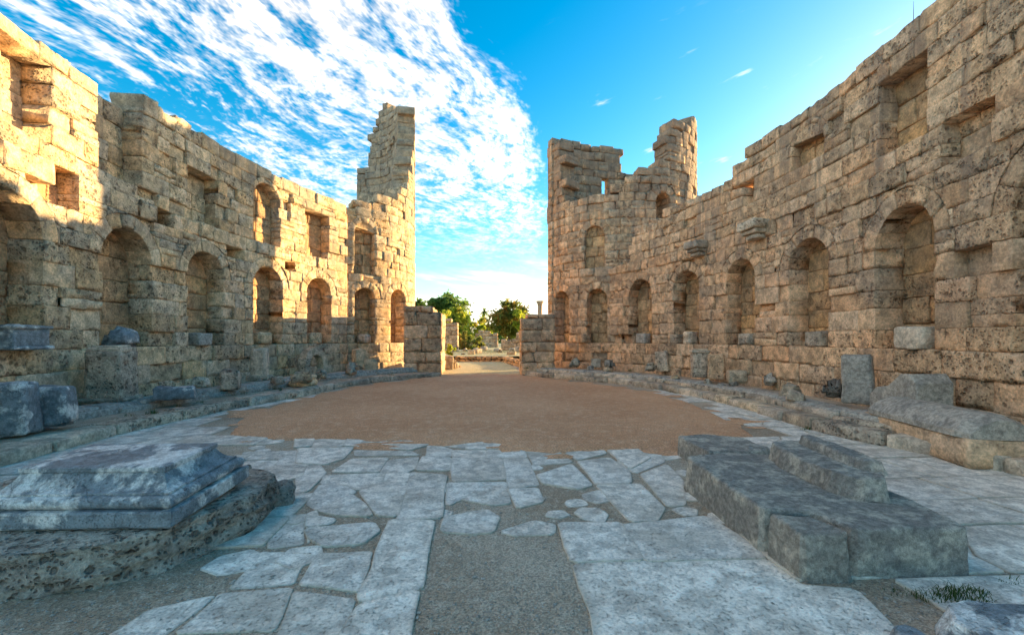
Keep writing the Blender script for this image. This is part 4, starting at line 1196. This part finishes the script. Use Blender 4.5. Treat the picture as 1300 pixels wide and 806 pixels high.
p = W(668, 474); blades('weed', 'dry leafless weed against the right gate jamb', p[0] + .15, p[1] - .1, .06, .06, 26, .4, .8, DRY, 'weeds')

# ================================================================== beyond the gate
def tube(P, rad, n=7):
    rings = []
    P = [np.array(q, float) for q in P]
    for i, q in enumerate(P):
        d = P[min(i + 1, len(P) - 1)] - P[max(i - 1, 0)]; d /= np.linalg.norm(d); a = np.cross(d, [.3, .9, .1]); a /= np.linalg.norm(a); b = np.cross(d, a)
        t = np.linspace(0, 2 * np.pi, n, False); rings.append(q + rad[i] * (np.cos(t)[:, None] * a + np.sin(t)[:, None] * b))
    return ring_mesh(rings)
def tree(name, label, base, H, crown, mat, n=3800, leaf=.30, trunk_r=.25, clumps=26, group='trees beyond the gate', low=.25):
    """crown: (rx, ry, rz) ; leaf clumps on limb ends"""
    base = np.array(base, float); root = thing(name, label, 'tree', tuple(base), group)
    top = base + np.array([random.uniform(-.4, .4), 0, H * .72]); L = []
    V, Q = tube([base - [0, 0, .2], base + [0.1, 0, H * .25], base + [.15, .1, H * .5], top], [trunk_r, trunk_r * .8, trunk_r * .55, trunk_r * .15]); L.append((V, Q, .5))
    cen = base + np.array([0, 0, H - crown[2]]); cl = []
    for k in range(clumps):
        while True:
            q = rng.uniform(-1, 1, 3)
            if .15 < np.linalg.norm(q) < 1 and q[2] > -1 + low: break
        q = q / np.linalg.norm(q) * np.linalg.norm(q) ** .55
        c_ = cen + q * np.array(crown) * (0.8 + .25 * rng.random()); cl.append(c_)
        st = base + np.array([.1, .05, H * random.uniform(.22, .55)])
        V, Q = tube([st, (st + c_) / 2 + rng.normal(0, .2, 3), c_], [trunk_r * .38, trunk_r * .22, trunk_r * .06], 5); L.append((V, Q, .5))
    V, Q, T = merge(L); part('trunk', V, Q, BARK, root, T)
    cl = np.array(cl); ci = rng.integers(0, len(cl), n); sz = np.mean(crown) * .25 * (.5 + .9 * rng.random(len(cl)))
    pts = cl[ci] + rng.normal(0, 1, (n, 3)) * (sz[ci][:, None] * np.array([.62, .62, .45]))
    a = rng.normal(0, 1, (n, 3)); a /= np.linalg.norm(a, axis=1, keepdims=True); b = np.cross(a, rng.normal(0, 1, (n, 3))); b /= np.linalg.norm(b, axis=1, keepdims=True)
    ls = (leaf * (.6 + .8 * rng.random(n)))[:, None]
    V = np.stack([pts - a * ls, pts + b * ls * .55, pts + a * ls, pts - b * ls * .55], 1).reshape(-1, 3)
    Q = np.arange(4 * n).reshape(-1, 4); tn = np.repeat(np.clip(.5 * rng.random(len(cl))[ci] + .5 * rng.random(n), 0, 1), 4)
    part('crown', V, Q, mat, root, tn, smooth=False); return root
def far(x, y, t): return WT(x, y, t)
def far_ground(x, t): q = far(x, HY, t); return np.array([q[0], q[1], -.02])
g = far_ground(573, 80); tree('eucalyptus_tree', 'tallest broad green tree seen through the gate on the left', g, 10.2, (3.5, 3.2, 3.9), LEAF, 5200, .30, .3, 34)
g = far_ground(552, 78); tree('eucalyptus_tree', 'slimmer pale tree left of the tallest green tree', g, 8.8, (1.5, 1.5, 2.6), LEAF, 1800, .28, .2, 14)
g = far_ground(534, 70); tree('tree', 'tree top peeping out beside the left tower', g, 8.2, (1.3, 1.5, 2.4), LEAF, 1600, .28, .2, 14)
g = far_ground(646, 70); tree('broad_tree', 'broad dark tree with yellowing leaves right of the palm', g, 7.6, (3.2, 3.0, 3.1), LEAF_O, 5200, .26, .28, 34)
g = far_ground(662, 66); tree('yellow_tree', 'yellow-leaved tree beside the right gate jamb', g, 6.3, (1.3, 1.4, 2.2), LEAF_Y, 1700, .24, .18, 14)
g = far_ground(580, 62); tree('yellow_bush', 'bright yellow-green bush below the tallest tree', g, 6.0, (1.7, 1.6, 2.4), LEAF_Y, 2200, .22, .14, 18, low=.1)
g = far_ground(558, 58); tree('yellow_bush', 'yellow-green bush behind the left ruined wall', g, 5.8, (1.3, 1.3, 1.8), LEAF_Y, 1400, .22, .12, 14, low=.1)
g = far_ground(606, 75); tree('green_bush', 'light green bush below the palm', g, 5.4, (2.4, 2.0, 2.2), LEAF_Y, 2400, .24, .14, 18, low=.1)
g = far_ground(592, 50); tree('orange_shrub', 'orange and green shrub before the far ruins', g, 2.5, (1.5, 1.1, 1.15), LEAF_O, 2200, .14, .08, 16, low=.0)
g = far_ground(604, 49); tree('orange_shrub', 'lower green shrub right of the orange shrub', g, 2.0, (1.0, .9, .9), LEAF_O, 1400, .13, .08, 12, low=.0)
g = far_ground(572.5, 27); tree('small_bush', 'small bright green bush by the left gate jamb', g + np.array([0, 0, .5]), .75, (.38, .3, .34), LEAF_Y, 700, .07, .03, 10, low=0)
for k, (x, t, h) in enumerate([(500, 120, 9), (470, 130, 8), (690, 110, 7), (720, 120, 8)]):
    g = far_ground(x, t); tree('far_tree', ['far tree hidden behind the left tower', 'second far tree behind the left tower', 'far tree hidden behind the right tower', 'second far tree behind the right tower'][k], g, h, (4, 4, 3.4), LEAF, 1600, .5, .3, 18)
# palm
g = far_ground(614.5, 105); root = thing('palm_tree', 'slim palm with a round tuft of fronds between the trees', 'palm', tuple(g), 'trees beyond the gate')
V, Q = tube([g, g + [.1, 0, 3], g + [0, 0, 6.2], g + [.1, 0, 8.2]], [.28, .24, .22, .24]); part('trunk', V, Q, BARK, root, .5)
V, Q, T = [], [], []
for k in range(46):
    az_, el_ = random.random() * 6.28, random.uniform(-.9, 1.3); d = np.array([math.cos(az_) * math.cos(el_), math.sin(az_) * math.cos(el_), math.sin(el_)])
    sd = np.cross(d, [0, 0, 1.]); sd /= np.linalg.norm(sd); c0 = g + np.array([.1, 0, 8.2]); tn = random.random()
    for j in range(5):
        f0, f1 = j / 5, (j + 1) / 5; w0, w1 = .16 * (1 - f0 * .7), .16 * (1 - f1 * .9); i = len(V)
        a_ = c0 + d * 1.75 * f0 - np.array([0, 0, .8]) * f0 * f0; b__ = c0 + d * 1.75 * f1 - np.array([0, 0, .8]) * f1 * f1
        V += [a_ - sd * w0, a_ + sd * w0, b__ + sd * w1, b__ - sd * w1]; Q.append([i, i + 1, i + 2, i + 3]); T += [tn] * 4
part('crown', np.array(V), Q, LEAF, root, np.array(T), smooth=False)

def ruin(name, label, x0, x1, t, ytop, mat, thick=.8, prof=None, lens=(.5, 1.0), ch=.42, base_z=-.05, cat='ruined wall', rot=0., t2=None):
    a = far_ground(x0, t)[:2]; b = far_ground(x1, t2 or t)[:2]; c_ = Curve(np.linspace(a, b, 20), 1)
    zt = EYE + (HY - ytop) * t / FPX
    f = (lambda s: np.full_like(s, zt, dtype=float)) if prof is None else (lambda s: zt * np.interp(s / c_.L, np.linspace(0, 1, len(prof)), prof))
    root = thing(name, label, cat, (a[0], a[1], 0), None); zs = [base_z]
    while zs[-1] < zt: zs.append(zs[-1] + ch * random.uniform(.85, 1.15))
    B = masonry(c_, 0, c_.L, 0, f, thick=thick, double=True, step=.3, courses=zs, plinth=False, lens=lens, amp=.03, r=(.03, .07))
    build_masonry(root, B, [mat, mat, mat], limit=120); return root
ruin('ruined_wall', 'square ruined grey wall just left of the yellow bushes through the gate', 553, 581, 42, 405, LIME_B, .9, [.9, 1., 1., .92])
ruin('ruined_wall', 'low far ruined wall under the palm', 598, 632, 60, 418, LIME_B, .9, [.55, 1, 1, .9, .8])
ruin('ruined_wall', 'broken stones of a ruin in front of the broad dark tree', 636, 662, 45, 419, LIME_B, .7, [.5, .7, .55, .9, 1.0])
ruin('ruined_wall', 'pale ruined wall piece beside the far column', 676, 682, 72, 394, LIME_B, .8, [.8, 1])
ruin('retaining_wall', 'low dark reddish rubble wall across the ground beyond the gate', 577, 648, 31, 452.5, LIME_N, .5, lens=(.2, .45), ch=.19, cat='low wall')
ruin('retaining_wall', 'low rubble wall running towards the right gate jamb', 637, 668, 31, 452.5, LIME_N, .45, lens=(.2, .45), ch=.19, cat='low wall', t2=23.5)
# terrace held by the low wall
a, b = far_ground(560, 31.3), far_ground(648, 31.3)
V = np.array([[a[0] - 6, a[1], .38], [b[0] + 5, b[1], .38], [b[0] + 9, 60, .45], [a[0] - 9, 60, .45]])
put_props(part('terrace', V, [[0, 1, 2, 3]], FIELD, None, None, False), kind='structure')
# fallen blocks strewn over the terrace
for k in range(16):
    x, t = random.uniform(578, 660), random.uniform(33, 47); q = far_ground(x, t)
    s_ = random.uniform(.3, .75); d = (s_, s_ * random.uniform(.4, .8), s_ * .7)
    V, Q = stone(d, box_map((q[0], q[1], .36), random.random() * 3, d), .05, .04, 2, .2)
    put_props(part('fallen_block', V, Q, LIME_G if k % 3 else LIME, None, random.random(), origin=(q[0], q[1], .36)), 'one of the pale fallen blocks strewn over the terrace beyond the gate', 'stone block', 'fallen blocks beyond the gate')
for k in range(4):
    q = far_ground(568 + k * 4.5, 23.2 + k * .6); s_ = .55 - .08 * k; d = (s_, s_ * 1.3 - .1 * k, s_)
    V, Q = stone(d, box_map((q[0], q[1], 0), .2, d), .05, .04, 3, .12)
    put_props(part('stacked_block', V, Q, LIME, None, random.random(), origin=(q[0], q[1], 0)), ['sunlit rubble block just beyond the left gate jamb', 'second sunlit rubble block beyond the left gate jamb', 'third smaller rubble block on the path edge', 'last small rubble block on the path edge'][k], 'stone block', 'rubble by the path')
put_props(part('terrace_weeds', *(lambda o: (np.array([[0, 0, 0], [.01, 0, 0], [0, .01, .01]]), [[0, 1, 2]]))(0), DRY, None, .5), kind='stuff') if False else None
g = far_ground(618, 40); blades('dry_grass', 'dry yellow grass over the terrace beyond the gate', g[0], g[1], 4.0, 6.5, 2600, .12, .32, DRY, z=.4)
# standing column
g = far_ground(685.5, 70); z1 = EYE + (HY - 382) * 70 / FPX
root = thing('standing_column', 'single standing column with capital beside the shaded tower', 'column', tuple(g))
V, Q = lathe([(.5, 0), (.5, .3), (.40, .36), (.38, 2.5), (.35, z1 - .75)], 16); part('shaft', V + g, Q, LIME_B, root, .4)
V, Q = lathe([(.35, z1 - .75), (.40, z1 - .5), (.55, z1 - .2), (.62, z1)], 12); part('capital', V + g, Q, LIME_B, root, .6)
# distant low hedge of trees closing the horizon
g = far_ground(610, 160)
L = []
n = 9000; u = rng.uniform(-120, 120, n); vv = 165 + rng.uniform(-8, 8, n); zz = rng.random(n) ** .7 * (3.2 + 1.6 * np.sin(u * .11) + 1.1 * np.sin(u * .31))
pts = np.stack([u, vv, zz], -1); a = rng.normal(0, 1, (n, 3)); a /= np.linalg.norm(a, axis=1, keepdims=True); b = np.cross(a, rng.normal(0, 1, (n, 3))); b /= np.linalg.norm(b, axis=1, keepdims=True)
V = np.stack([pts - a * .8, pts + b * .55, pts + a * .8, pts - b * .55], 1).reshape(-1, 3)
put_props(part('far_wood', V, np.arange(4 * n).reshape(-1, 4), LEAF, None, np.repeat(rng.random(n), 4), smooth=False), 'low far-off belt of trees along the horizon', 'wood', kind='stuff')
